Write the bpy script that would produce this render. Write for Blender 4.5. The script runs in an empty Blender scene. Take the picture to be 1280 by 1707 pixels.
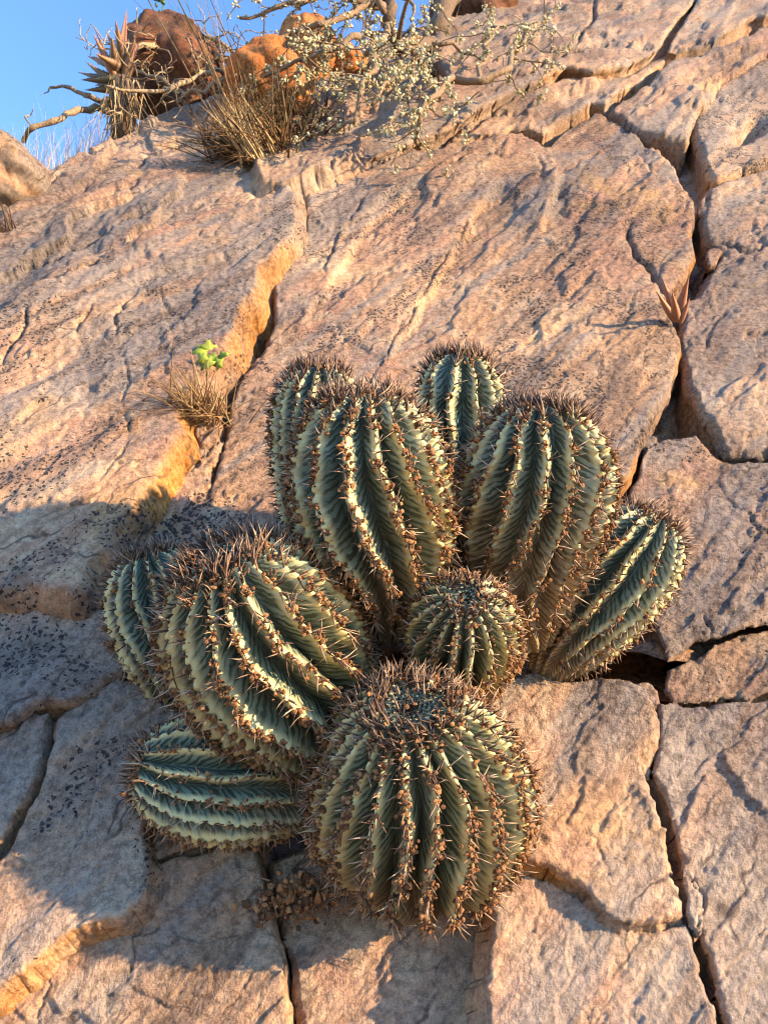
import bpy, math, random
import numpy as np
from mathutils import Vector, Matrix, noise as mn

# ------------------------------------------------------------------ camera
scene = bpy.context.scene
PW, PH, F = 1280.0, 1707.0, 1233.0           # photo pixels and focal length in photo pixels
PITCH = math.radians(17.0)                    # camera tilted up
SLOPE = math.radians(62.0)                    # rock face leans back
HDIST = 0.60                                  # camera to rock face, metres
CAM = np.array([0.0, 0.0, 1.45])
cd = bpy.data.cameras.new('camera')
cam = bpy.data.objects.new('camera', cd)
scene.collection.objects.link(cam)
cam.location = CAM
cam.rotation_euler = (math.pi/2 + PITCH, 0, 0)
cd.sensor_fit = 'VERTICAL'
cd.sensor_height = 36.0
cd.lens = F/PH*36.0
cd.clip_start = 0.02
cd.clip_end = 3000
scene.camera = cam
cd.dof.use_dof = True; cd.dof.focus_distance = 0.62; cd.dof.aperture_fstop = 20.0

AX = np.array([1.0, 0, 0])
FWD = np.array([0, math.cos(PITCH), math.sin(PITCH)])
UPV = np.array([0, -math.sin(PITCH), math.cos(PITCH)])
SU = np.array([1.0, 0, 0])
SV = np.array([0, math.cos(SLOPE), math.sin(SLOPE)])
SN = np.array([0, -math.sin(SLOPE), math.cos(SLOPE)])
_d = FWD + ((853.5-1050)/F)*UPV
ORG = CAM + _d*(HDIST/(-_d.dot(SN)))          # origin of the rock face frame
SM = np.stack([SU, SV, SN])                   # rows: world -> slab
CAML = SM @ (CAM-ORG)

# ------------------------------------------------------------------ light
sun_l = np.array([0.87, 0.08, 0.46]); sun_l /= np.linalg.norm(sun_l)
sun_w = sun_l @ SM
SUN_EL = math.asin(sun_w[2]); SUN_ROT = math.atan2(sun_w[0], sun_w[1])
world = bpy.data.worlds.new('World'); scene.world = world; world.use_nodes = True
wn = world.node_tree.nodes; wl = world.node_tree.links
sky = wn.new('ShaderNodeTexSky'); sky.sky_type = 'NISHITA'; sky.sun_disc = False
sky.sun_elevation = SUN_EL; sky.sun_rotation = SUN_ROT
sky.air_density = 1.0; sky.dust_density = 0.0; sky.ozone_density = 5.0
wl.new(sky.outputs[0], wn['Background'].inputs[0]); wn['Background'].inputs[1].default_value = 0.15
sd = bpy.data.lights.new('sun', 'SUN'); sd.energy = 4.0; sd.angle = math.radians(0.6); sd.color = (1.0, 0.69, 0.375)
so = bpy.data.objects.new('sun', sd); scene.collection.objects.link(so)
so.rotation_euler = Vector(sun_w).to_track_quat('Z', 'Y').to_euler()
so.location = (3, -2, 4)
scene.view_settings.view_transform = 'Standard'; scene.view_settings.look = 'None'
scene.view_settings.exposure = 2.02; scene.view_settings.gamma = 1.0
scene.view_settings.use_curve_mapping = False
scene.cycles.filter_width = 1.0; scene.cycles.max_bounces = 5; scene.cycles.diffuse_bounces = 3; scene.cycles.glossy_bounces = 2
scene.cycles.use_adaptive_sampling = True; scene.cycles.adaptive_threshold = 0.02

random.seed(7); RNG = np.random.default_rng(11)

# ------------------------------------------------------------------ geometry helpers
def ray(px, py):
    px = np.asarray(px, float); py = np.asarray(py, float)
    return FWD + ((px-640)/F)[..., None]*AX + ((853.5-py)/F)[..., None]*UPV
def slab(px, py, w0=0.0, gx=0.0, gy=0.0):
    """where the ray of a photo pixel meets the plane w = w0 + gx*u + gy*v of the rock face; slab coordinates and depth"""
    d = ray(px, py) @ SM.T
    t = (w0 + gx*CAML[0] + gy*CAML[1] - CAML[2])/(d[..., 2] - gx*d[..., 0] - gy*d[..., 1])
    t = np.where((t < 0) | (t > 9), 9, t)
    return CAML + d*t[..., None], t
def l2w(p): return ORG + np.asarray(p) @ SM
def spt(px, py, w=0.0): return l2w(slab(px, py, w)[0])
def pz(px, py, z): return CAM + ray(px, py)*z
def nrm(v):
    v = np.asarray(v, float); return v/np.maximum(np.linalg.norm(v, axis=-1, keepdims=True), 1e-9)

def perlin(x, y, seed=0):
    x = np.asarray(x, float); y = np.asarray(y, float)
    xi = np.floor(x).astype(np.int64); yi = np.floor(y).astype(np.int64)
    xf = x-xi; yf = y-yi
    def g(ix, iy, fx, fy):
        h = (ix*374761393 + iy*668265263 + seed*974634777) & 0xffffffff
        h = ((h ^ (h >> 13))*1274126177) & 0xffffffff
        h = h ^ (h >> 16)
        a = (h & 0xffff)*(2*math.pi/65536.0)
        return np.cos(a)*fx + np.sin(a)*fy
    sx = xf*xf*xf*(xf*(xf*6-15)+10); sy = yf*yf*yf*(yf*(yf*6-15)+10)
    a = g(xi, yi, xf, yf); b = g(xi+1, yi, xf-1, yf); c = g(xi, yi+1, xf, yf-1); d = g(xi+1, yi+1, xf-1, yf-1)
    return ((a*(1-sx)+b*sx)*(1-sy) + (c*(1-sx)+d*sx)*sy)*1.45
def fbm(x, y, o=4, seed=0, gain=0.5):
    r = 0; a = 1.0
    for k in range(o):
        r = r + a*perlin(x*2**k, y*2**k, seed+k*17); a *= gain
    return r
def sstep(a, b, x):
    t = np.clip((x-a)/(b-a), 0, 1); return t*t*(3-2*t)

def mesh_np(name, verts, groups, mat, smooth=True, attrs=None):
    me = bpy.data.meshes.new(name)
    verts = np.asarray(verts, np.float32)
    me.vertices.add(len(verts)); me.vertices.foreach_set('co', verts.ravel())
    groups = [np.asarray(g, np.int32) for g in groups if len(g)]
    nl = sum(g.size for g in groups); npoly = sum(len(g) for g in groups)
    me.loops.add(nl); me.polygons.add(npoly)
    me.loops.foreach_set('vertex_index', np.concatenate([g.ravel() for g in groups]))
    st = []; off = 0
    for g in groups:
        st.append(off + np.arange(len(g))*g.shape[1]); off += g.size
    me.polygons.foreach_set('loop_start', np.concatenate(st).astype(np.int32))
    me.polygons.foreach_set('use_smooth', np.full(npoly, smooth))
    for k, v in (attrs or {}).items():
        v = np.asarray(v, np.float32)
        if v.ndim == 1:
            a = me.attributes.new(k, 'FLOAT', 'POINT'); a.data.foreach_set('value', v)
        else:
            a = me.attributes.new(k, 'FLOAT_VECTOR', 'POINT'); a.data.foreach_set('vector', v.ravel())
    me.update(calc_edges=True); me.validate()
    me.materials.append(mat)
    return me
def obj(name, me, parent=None, loc=(0, 0, 0), **props):
    o = bpy.data.objects.new(name, me); scene.collection.objects.link(o)
    o.location = loc
    if parent is not None: o.parent = parent
    for k, v in props.items(): o[k] = v
    return o
def thing(name, loc, label, category, group=None):
    o = obj(name, None, None, loc, label=label, category=category)
    o.empty_display_size = 0.05
    if group: o['group'] = group
    return o

class MB:
    """collects tubes, blades and lumps into one mesh"""
    def __init__(s): s.v = []; s.q = []; s.t = []; s.tone = []; s.n = 0
    def add(s, v, q=(), t=(), tone=0.5):
        v = np.asarray(v, float)
        if len(q): s.q.append(np.asarray(q)+s.n)
        if len(t): s.t.append(np.asarray(t)+s.n)
        s.v.append(v); s.tone.append(np.broadcast_to(np.asarray(tone, float), (len(v),))); s.n += len(v)
    def tube(s, pts, rad, n=6, tone=0.5, flat=1.0):
        pts = np.asarray(pts, float); k = len(pts)
        rad = np.broadcast_to(np.asarray(rad, float), (k,))
        tan = nrm(np.gradient(pts, axis=0))
        ref = np.array([0, 0, 1.0]) if abs(tan[0][2]) < 0.9 else np.array([1.0, 0, 0])
        e1 = nrm(np.cross(tan, ref)); e2 = np.cross(tan, e1)
        a = np.arange(n)*2*math.pi/n
        ring = pts[:, None] + rad[:, None, None]*(np.cos(a)[None, :, None]*e1[:, None] + flat*np.sin(a)[None, :, None]*e2[:, None])
        v = np.concatenate([ring.reshape(-1, 3), pts[:1], pts[-1:]])
        i = np.arange(k-1)[:, None]*n; j = np.arange(n)[None]; j2 = (j+1) % n
        q = np.stack([i+j, i+j2, i+n+j2, i+n+j], -1).reshape(-1, 4)
        j = np.arange(n); t = np.concatenate([np.stack([(j+1) % n, j, np.full(n, k*n)], -1), np.stack([(k-1)*n+j, (k-1)*n+(j+1) % n, np.full(n, k*n+1)], -1)])
        s.add(v, q, t, tone)
    def build(s, name, mat, parent=None, base=(0, 0, 0), loc=(0, 0, 0), smooth=True, **props):
        v = np.concatenate(s.v) - np.asarray(base)
        g = []
        if s.q: g.append(np.concatenate(s.q))
        if s.t: g.append(np.concatenate(s.t))
        me = mesh_np(name, v, g, mat, smooth, {'tone': np.concatenate(s.tone)})
        return obj(name, me, parent, loc, **props)

def cones(mb, p, d, l, r, tone, bend=0.12, n=4):
    """many curved tapering spines at once"""
    N = len(p); d = nrm(d)
    ref = np.where(np.abs(d[:, 2:3]) < 0.9, np.array([[0, 0, 1.0]]), np.array([[1.0, 0, 0]]))
    e1 = nrm(np.cross(d, ref)); e2 = np.cross(d, e1)
    ph = RNG.uniform(0, 6.28, N)[:, None]; side = np.cos(ph)*e1+np.sin(ph)*e2
    a = np.arange(n)*2*math.pi/n
    V = []
    for f, rr in ((0, 1.0), (0.5, 0.62)):
        c = p + d*(l*f)[:, None] + side*(l*bend*f*f)[:, None]
        V.append(c[:, None] + (r*rr)[:, None, None]*(np.cos(a)[None, :, None]*e1[:, None]+np.sin(a)[None, :, None]*e2[:, None]))
    tip = p + d*l[:, None] + side*(l*bend)[:, None]
    v = np.concatenate([V[0], V[1], tip[:, None]], 1).reshape(-1, 3)
    m = 2*n+1; b = (np.arange(N)*m)[:, None, None]
    j = np.arange(n); j2 = (j+1) % n
    q = (np.stack([j, j2, n+j2, n+j], -1)[None]+b).reshape(-1, 4)
    t = (np.stack([n+j, n+j2, np.full(n, 2*n)], -1)[None]+b).reshape(-1, 3)
    tn = np.concatenate([np.repeat(tone[:, None]-0.06, n, 1), np.repeat(tone[:, None]+0.06, n, 1), tone[:, None]+0.35], 1)
    mb.add(v, q, t, np.clip(tn, 0, 1).ravel())

_ph = (1+5**.5)/2
ICO_V = nrm(np.array([(-1, _ph, 0), (1, _ph, 0), (-1, -_ph, 0), (1, -_ph, 0), (0, -1, _ph), (0, 1, _ph), (0, -1, -_ph), (0, 1, -_ph), (_ph, 0, -1), (_ph, 0, 1), (-_ph, 0, -1), (-_ph, 0, 1)], float))
ICO_F = np.array([(0, 11, 5), (0, 5, 1), (0, 1, 7), (0, 7, 10), (0, 10, 11), (1, 5, 9), (5, 11, 4), (11, 10, 2), (10, 7, 6), (7, 1, 8), (3, 9, 4), (3, 4, 2), (3, 2, 6), (3, 6, 8), (3, 8, 9), (4, 9, 5), (2, 4, 11), (6, 2, 10), (8, 6, 7), (9, 8, 1)])
def lumps(mb, p, r, tone, jitter=0.35):
    N = len(p)
    v = ICO_V[None]*(1+RNG.uniform(-jitter, jitter, (N, 12, 1)))*RNG.uniform(0.7, 1.3, (N, 1, 3))
    v = p[:, None]+v*np.asarray(r)[:, None, None]
    f = (ICO_F[None]+(np.arange(N)*12)[:, None, None]).reshape(-1, 3)
    mb.add(v.reshape(-1, 3), (), f, np.repeat(tone, 12))

# ------------------------------------------------------------------ materials
class NT:
    def __init__(s, name):
        s.m = bpy.data.materials.new(name); s.m.use_nodes = True
        s.nt = s.m.node_tree; s.b = s.nt.nodes['Principled BSDF']
    def n(s, t, ins=None, **kw):
        nd = s.nt.nodes.new(t)
        for k, v in kw.items(): setattr(nd, k, v)
        for k, v in (ins or {}).items(): s.set(nd.inputs[k], v)
        return nd
    def set(s, sock, v):
        if isinstance(v, bpy.types.NodeSocket): s.nt.links.new(v, sock)
        else:
            if isinstance(v, tuple) and len(v) == 3 and sock.type == 'RGBA': v = v+(1,)
            sock.default_value = v
    def math(s, op, a, b=0.0, c=0.0, clamp=False):
        nd = s.n('ShaderNodeMath', operation=op, use_clamp=clamp)
        s.set(nd.inputs[0], a); s.set(nd.inputs[1], b); s.set(nd.inputs[2], c); return nd.outputs[0]
    def mix(s, f, a, b, mode='MIX'):
        nd = s.n('ShaderNodeMix', data_type='RGBA', blend_type=mode)
        s.set(nd.inputs[0], f); s.set(nd.inputs[6], a); s.set(nd.inputs[7], b); return nd.outputs[2]
    def noise(s, vec, scale, detail=4, rough=0.55, dist=0.0, lac=2.0):
        nd = s.n('ShaderNodeTexNoise', {'Scale': scale, 'Detail': detail, 'Roughness': rough, 'Distortion': dist, 'Lacunarity': lac})
        s.set(nd.inputs['Vector'], vec); return nd.outputs['Fac']
    def ss(s, x, a, b, lo=0.0, hi=1.0):
        nd = s.n('ShaderNodeMapRange', {1: a, 2: b, 3: lo, 4: hi}, interpolation_type='SMOOTHSTEP')
        s.set(nd.inputs[0], x); return nd.outputs[0]
    def attr(s, name): return s.n('ShaderNodeAttribute', attribute_name=name)
    def bump(s, h, strength, dist, prev=None):
        nd = s.n('ShaderNodeBump', {'Strength': strength, 'Distance': dist, 'Height': h})
        if prev is not None: s.set(nd.inputs['Normal'], prev)
        return nd.outputs[0]
    def done(s, col, rough=0.8, normal=None, spec=0.3):
        s.set(s.b.inputs['Base Color'], col); s.set(s.b.inputs['Roughness'], rough)
        s.b.inputs['Specular IOR Level'].default_value = spec
        if normal is not None: s.set(s.b.inputs['Normal'], normal)
        return s.m

LIN = math.radians(52)      # run of the bedding lines across the face
def rock_material(name, use_attr=True, tint=(1, 1, 1)):
    T = NT(name)
    co = T.n('ShaderNodeTexCoord').outputs['Object']
    st = T.n('ShaderNodeMapping', {'Rotation': (0, 0, -LIN)}); T.set(st.inputs[0], co)
    st2 = T.n('ShaderNodeMapping', {'Scale': (0.11, 1.0, 0.6)}); T.set(st2.inputs[0], st.outputs[0])
    lin = st2.outputs[0]
    big = T.noise(co, 3.2, 3, 0.6, 0.4)
    med = T.noise(co, 13, 5, 0.68, 0.4)
    fine = T.noise(co, 130, 4, 0.85)
    strk = T.noise(lin, 30, 5, 0.68, 0.5)
    strk2 = T.noise(lin, 9, 3, 0.6, 0.8)
    drift0 = T.noise(co, 8, 4, 0.7, 0.7)
    tan_ = (0.39, 0.255, 0.160); pink = (0.37, 0.228, 0.160); pale = (0.45, 0.35, 0.245); grey = (0.235, 0.212, 0.195); ochre = (0.42, 0.25, 0.105); red = (0.27, 0.105, 0.08)
    c = T.mix(T.ss(big, 0.42, 0.60), tan_, pink)
    c = T.mix(T.math('MULTIPLY', T.ss(med, 0.46, 0.60, 0, 0.8), T.ss(strk, 0.56, 0.44, 0.35, 1.0)), c, pale)
    c = T.mix(T.ss(strk2, 0.46, 0.58, 0, 0.85), c, grey)
    c = T.mix(T.ss(strk, 0.50, 0.64, 0, 0.68), c, (0.155, 0.112, 0.088))
    c = T.mix(T.math('MULTIPLY', T.ss(big, 0.55, 0.66, 0, 0.65), T.ss(med, 0.4, 0.6)), c, ochre)
    c = T.mix(T.math('MULTIPLY', T.ss(strk2, 0.36, 0.28, 0, 0.8), T.ss(med, 0.45, 0.6)), c, red)
    if use_attr:
        a = T.attr('tone').outputs['Vector']; sx = T.n('ShaderNodeSeparateXYZ'); T.set(sx.inputs[0], a)
        gr, sp, wall = sx.outputs
        c = T.mix(T.math('MULTIPLY', gr, T.ss(med, 0.30, 0.60, 0.5, 1.0)), c, T.mix(T.ss(big, 0.35, 0.62), (0.25, 0.222, 0.20), (0.345, 0.295, 0.245)))
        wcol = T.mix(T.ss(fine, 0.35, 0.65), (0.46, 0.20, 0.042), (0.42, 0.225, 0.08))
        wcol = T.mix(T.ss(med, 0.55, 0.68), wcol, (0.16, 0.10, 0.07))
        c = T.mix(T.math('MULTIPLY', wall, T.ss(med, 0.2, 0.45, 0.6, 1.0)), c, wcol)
    else:
        sp = 0.5
    var = T.math('MULTIPLY', T.ss(drift0, 0.56, 0.64, 0, 0.6), T.ss(fine, 0.30, 0.60))
    c = T.mix(T.math('MULTIPLY', var, sp), c, (0.105, 0.09, 0.085))
    zone = T.noise(co, 1.9, 3, 0.6, 0.5)
    c = T.mix(T.ss(zone, 0.40, 0.60), T.mix(1.0, c, (0.80, 0.79, 0.82), 'MULTIPLY'), T.mix(1.0, c, (1.10, 1.05, 0.98), 'MULTIPLY'))
    gm = T.ss(zone, 0.36, 0.62, 1.0, 0.65)
    # grain
    c = T.mix(T.math('MULTIPLY', T.ss(fine, 0.38, 0.56, 0.9, 0.0), gm), c, T.mix(1.0, c, (0.38, 0.355, 0.35), 'MULTIPLY'))
    c = T.mix(T.ss(fine, 0.53, 0.66, 0.0, 0.65), c, T.mix(1.0, c, (1.35, 1.32, 1.28), 'MULTIPLY'))
    # black lichen specks in drifts
    vo = T.n('ShaderNodeTexVoronoi', {'Scale': 190.0, 'Randomness': 1.0}); dw = T.n('ShaderNodeVectorMath', operation='ADD')
    nz = T.n('ShaderNodeTexNoise', {'Scale': 140.0, 'Detail': 2.0}); T.set(nz.inputs['Vector'], co)
    sc = T.n('ShaderNodeVectorMath', operation='SCALE'); T.set(sc.inputs[0], nz.outputs['Color']); sc.inputs['Scale'].default_value = 0.010
    T.set(dw.inputs[0], co); T.set(dw.inputs[1], sc.outputs[0]); T.set(vo.inputs['Vector'], dw.outputs[0])
    drift = T.math('ADD', drift0, T.math('MULTIPLY', strk, 0.5))
    size = T.math('MULTIPLY', T.ss(drift, 0.685, 0.87), T.math('MULTIPLY', sp, 0.55))
    speck = T.math('SUBTRACT', size, vo.outputs['Distance'])
    c = T.mix(T.ss(speck, 0.0, 0.05, 0, 0.95), c, T.mix(T.ss(fine, 0.45, 0.62), (0.022, 0.02, 0.021), (0.085, 0.07, 0.06)))
    if tint != (1, 1, 1): c = T.mix(1.0, c, tint, 'MULTIPLY')
    # hairline cracks along and across the bedding
    hv = T.n('ShaderNodeVectorMath', operation='ADD'); hs = T.n('ShaderNodeVectorMath', operation='SCALE'); hs.inputs['Scale'].default_value = 0.10
    hn = T.n('ShaderNodeTexNoise', {'Scale': 9.0, 'Detail': 3.0, 'Roughness': 0.65}); T.set(hn.inputs['Vector'], co)
    T.set(hs.inputs[0], hn.outputs['Color']); T.set(hv.inputs[0], lin); T.set(hv.inputs[1], hs.outputs[0])
    vc = T.n('ShaderNodeTexVoronoi', {'Scale': 8.0}, feature='DISTANCE_TO_EDGE'); T.set(vc.inputs['Vector'], hv.outputs[0])
    hair = T.math('MULTIPLY', T.ss(vc.outputs['Distance'], 0.016, 0.003), T.ss(med, 0.46, 0.56))
    c = T.mix(T.math('MULTIPLY', hair, 0.75), c, (0.06, 0.042, 0.035))
    rough_mask = T.ss(zone, 0.38, 0.60, 1.15, 0.75)
    b = T.bump(T.math('ADD', T.noise(co, 60, 5, 0.75), T.math('MULTIPLY', strk, 0.6)), T.math('MULTIPLY', rough_mask, 0.5), 0.0042)
    b = T.bump(T.noise(co, 330, 3, 0.85), T.math('MULTIPLY', rough_mask, 1.0), 0.0036, b)
    return T.done(c, 0.88, b, 0.2)

def tone_material(name, stops, rough=0.7, bump_scale=None, bump_s=0.4, var=0.25, spec=0.25, bd=0.002):
    """colour by the 'tone' attribute (0..1), broken up by noise"""
    T = NT(name)
    co = T.n('ShaderNodeTexCoord').outputs['Object']
    t = T.attr('tone').outputs['Fac']
    n1 = T.noise(co, 160, 3, 0.6)
    t = T.math('ADD', t, T.math('MULTIPLY', T.math('SUBTRACT', n1, 0.5), var))
    r = T.n('ShaderNodeValToRGB'); T.set(r.inputs[0], t)
    e = r.color_ramp.elements
    while len(e) < len(stops): e.new(0.5)
    for k, (p, cc) in enumerate(stops): e[k].position = p; e[k].color = cc+(1,)
    nb = T.bump(T.noise(co, bump_scale, 4, 0.6), bump_s, bd) if bump_scale else None
    return T.done(r.outputs[0], rough, nb, spec)

M_ROCK = rock_material('sandstone')
M_BOULDER = rock_material('boulder_sandstone', False, (0.42, 0.30, 0.265))
M_PINK = rock_material('pink_sandstone', False)
M_ORANGE = rock_material('ochre_sandstone', False, (1.4, 0.82, 0.38))
M_EARTH = NT('dry_earth'); _c = M_EARTH.n('ShaderNodeTexCoord').outputs['Object']
M_EARTH = M_EARTH.done(M_EARTH.mix(M_EARTH.noise(_c, 3, 6), (0.20, 0.13, 0.075), (0.33, 0.24, 0.15)), 0.95, M_EARTH.bump(M_EARTH.noise(_c, 30, 5), 0.8, 0.03))

# ------------------------------------------------------------------ rock face
cliff_rot = (SLOPE, 0, 0)
CREST = [(-420, 520), (-160, 400), (0, 325), (75, 290), (150, 252), (205, 224), (260, 188), (330, 172), (420, 148), (500, 118), (600, 82), (700, 45), (785, 12), (900, -40), (1100, -125), (1300, -215)]
TOPEDGE = [(900, -40), (1100, -125), (1300, -190), (1560, -215)]

# traced cracks: points, depth (m), half width (px)
CRACKS = [
 ([(1052, 372), (1046, 402), (1058, 430), (1080, 450), (1100, 482), (1112, 505)], 0.016, 9),
 ([(1000, 349), (1030, 352), (1054, 362)], 0.004, 4),
 ([(640, 620), (655, 575), (690, 520), (730, 450), (765, 405), (800, 360)], 0.006, 5),
 ([(195, 560), (190, 530), (205, 505), (230, 480)], 0.010, 8),
 ([(205, 590), (212, 640), (208, 690), (216, 720), (205, 760), (165, 815)], 0.005, 4),
 ([(5, 610), (35, 560), (55, 510)], 0.012, 8),
 ([(125, 565), (140, 530), (160, 500)], 0.008, 8),
 ([(265, 470), (280, 515), (305, 530), (310, 560)], 0.004, 4),
 ([(1210, 500), (1190, 540), (1168, 590)], 0.006, 5),
 ([(1172, 412), (1215, 410), (1250, 420), (1290, 425)], 0.014, 8),
 ([(1200, 365), (1240, 360), (1290, 372)], 0.008, 6),
 ([(1000, 1150), (985, 1165), (1000, 1185)], 0.006, 6),
 ([(940, 1380), (1000, 1420), (1030, 1470)], 0.004, 7),
 ([(1140, 1440), (1170, 1500), (1165, 1560), (1140, 1520)], 0.008, 6),
 ([(1165, 1020), (1185, 1050), (1180, 1075)], 0.006, 6),
 ([(1180, 800), (1230, 850), (1290, 905)], 0.005, 5),
 ([(250, 1450), (240, 1520), (225, 1600), (215, 1640)], 0.006, 4),
 ([(95, 1590), (80, 1660), (60, 1720)], 0.006, 5),
 ([(180, 1250), (150, 1330), (115, 1420), (105, 1500)], 0.004, 4),
 ([(425, 1610), (400, 1660), (365, 1700)], 0.004, 5),
 ([(0, 1360), (40, 1340)], 0.004, 4),
 ([(100, 1060), (60, 1110), (20, 1180)], 0.003, 5),
 ([(170, 1020), (150, 1070), (90, 1110)], 0.003, 4),
 ([(470, 1610), (430, 1645)], 0.003, 4),
 ([(620, 1000), (640, 620)], 0.0, 4),
 ([(890, 80), (950, 65), (975, 45)], 0.004, 3), ([(1236, 224), (1250, 214), (1264, 204)], 0.036, 48),
 ([(120, 372), (150, 356), (211, 325), (232, 312)], 0.022, 9), ([(262, 290), (285, 276), (312, 268)], 0.020, 8),
 ([(200, 396), (230, 380), (262, 369)], 0.020, 8), ([(30, 474), (90, 452), (135, 430), (192, 406)], 0.018, 7),
 ([(0, 350), (60, 322), (118, 300)], 0.016, 7), ([(280, 372), (330, 352), (370, 330)], 0.010, 6),
 ([(600, 280), (690, 250), (780, 222), (880, 190)], 0.014, 6), ([(840, 142), (920, 108), (985, 88), (1040, 70)], 0.012, 5),
 ([(955, 95), (985, 45), (992, 0)], 0.012, 6), ([(1125, 92), (1192, 74), (1290, 40)], 0.014, 6), ([(890, 250), (905, 275), (900, 310)], 0.008, 6),
 ([(700, 300), (780, 262), (860, 250)], 0.006, 5), ([(100, 250), (160, 262), (230, 235)], 0.010, 5), ([(330, 230), (280, 250), (215, 285)], 0.010, 5),
 ([(610, 330), (560, 400), (540, 470)], 0.006, 6), ([(820, 600), (900, 560), (990, 520)], 0.003, 4),
 ([(1150, 1650), (1190, 1655), (1230, 1660)], 0.002, 3),
 ([(860, 1455), (900, 1520), (905, 1600)], 0.002, 6),
]
# ledges: points (drop on the right-hand side walking along), height, reach px
LEDGES = [
 ([(915, 250), (930, 275), (925, 330), (900, 400)], -0.010, 120),
 ([(900, 300), (1000, 265), (1060, 262), (1090, 300), (1150, 335)], -0.014, 60),
 ([(200, 470), (300, 440), (420, 420)], 0.006, 60),
 ([(640, 620), (700, 510), (765, 405), (850, 300)], 0.008, 90),
 ([(500, 560), (560, 460), (650, 350), (700, 300)], 0.006, 60),
 ([(560, 420), (620, 350), (720, 290)], 0.006, 50),
 ([(880, 190), (980, 160), (1030, 150)], 0.008, 30),
 ([(1190, 1250), (1230, 1330), (1290, 1380)], 0.006, 60),
 ([(20, 1290), (70, 1200), (110, 1150)], 0.005, 60),
]

def seg_dist(px, py, pts):
    best = np.full(px.shape, 1e9); side = np.zeros(px.shape); par = np.zeros(px.shape)
    tot = 0
    for (x0, y0), (x1, y1) in zip(pts[:-1], pts[1:]):
        dx, dy = x1-x0, y1-y0; L2 = dx*dx+dy*dy+1e-9
        t = np.clip(((px-x0)*dx+(py-y0)*dy)/L2, 0, 1)
        ex = px-x0-t*dx; ey = py-y0-t*dy; d = ex*ex+ey*ey
        m = d < best
        best = np.where(m, d, best); side = np.where(m, np.sign(dx*(py-y0)-dy*(px-x0)), side)
        par = np.where(m, tot+t*math.sqrt(L2), par); tot += math.sqrt(L2)
    return np.sqrt(best), side, par, tot

def rough_line(pts, seed, amp=0.05, closed=True, target=14, smooth=True):
    """subdivide an outline with small irregular offsets"""
    pts = [np.array(p, float) for p in pts]; r = random.Random(seed)
    for it in range(5):
        out = []; n = len(pts)
        for i in range(n if closed else n-1):
            a = pts[i]; b = pts[(i+1) % n]; out.append(a)
            L = np.linalg.norm(b-a)
            if L > target:
                m = (a+b)/2; t = (b-a)/L
                out.append(m + np.array([-t[1], t[0]])*r.gauss(0, 1)*min(L, 90)*amp)
        if not closed: out.append(pts[-1])
        pts = out
    return pts

def relief(u, v, sc, seed, p):
    """height of the weathered rock skin over its plane, metres"""
    cs, sn = math.cos(LIN), math.sin(LIN)
    a = u*cs+v*sn; q = -u*sn+v*cs
    amp = sc**0.75
    k = sc**0.6
    fu, fv = u/k, v/k; fa, fq = a/k, q/k
    wob = fbm(fu*4, fv*4, 4, seed+3)
    h = 0.007*p.get('big', 1)*fbm(fu*2.6, fv*2.6, 2, seed)
    h = h + 0.0009*p.get('med', 1)*fbm(fu*9, fv*9, 3, seed+5, 0.5)
    h = h + 0.0012*fbm(fa*8, fq*46, 4, seed+9, 0.6)
    # bedding steps
    tq = fq*p.get('freq', 9) + 1.1*wob + 0.25*fbm(fu*18, fv*18, 3, seed+31)
    fr = tq-np.floor(tq)
    cell = perlin(np.floor(tq)*0.73+0.37, fa*2.3, seed+21)
    h = h + 0.0070*p.get('ter', 1)*(sstep(0, 0.03, fr)-fr)*np.clip(0.35+1.4*cell, 0, 1.3)
    # peeled sheets with crisp, ragged rims
    for m, (fx, fy, hh, th) in enumerate(((3.5, 9, 0.0024, 0.12), (6, 17, 0.0012, -0.10), (13, 27, 0.0006, 0.22), (30, 48, 0.0003, 0.05))):
        f = fbm(fa*fx, fq*fy, 5, seed+101+m*7, 0.55) - th
        h = h + hh*p.get('chip', 1)*sstep(-0.008, 0.014, f)*(1+0.3*f)
    # angular facets
    for m, (fs, hh) in enumerate(((16, 0.0004), (44, 0.00025))):
        X = fu*fs+0.45*fbm(fu*fs*0.8, fv*fs*0.8, 2, seed+141+m); Y = fv*fs+0.45*fbm(fu*fs*0.8, fv*fs*0.8, 2, seed+151+m)
        bd = np.full(X.shape, 9.0); hv = np.zeros(X.shape)
        ix = np.floor(X); iy = np.floor(Y)
        for ox in (-1, 0, 1):
            for oy in (-1, 0, 1):
                cx = ix+ox; cy = iy+oy
                hs = (cx.astype(np.int64)*73856093 ^ cy.astype(np.int64)*19349663 ^ (seed+m)*83492791) & 0xffffff
                r1 = (hs % 1009)/1009.0; r2 = ((hs//1009) % 1013)/1013.0; r3 = ((hs//7) % 997)/997.0
                dx = X-cx-r1; dy = Y-cy-r2; d = dx*dx+dy*dy
                mm = d < bd; bd = np.where(mm, d, bd)
                hv = np.where(mm, (r3-0.5)*1.2+dx*(r1*2-1)*1.1+dy*(r2*2-1)*1.1, hv)
        h = h + hh*p.get('chip', 1)*hv
    h = h + 0.0008*fbm(fu*110, fv*110, 3, seed+51, 0.7)
    return h*amp

def local_step(c, lo, hi):
    xs = []; x = c[0]
    while x < c[1]:
        xs.append(x)
        x += 3.0 if lo-12 <= x <= hi+12 else min(14.0, 3.0+0.06*max(lo-x, x-hi))
    xs.append(x); return np.array(xs)

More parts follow.
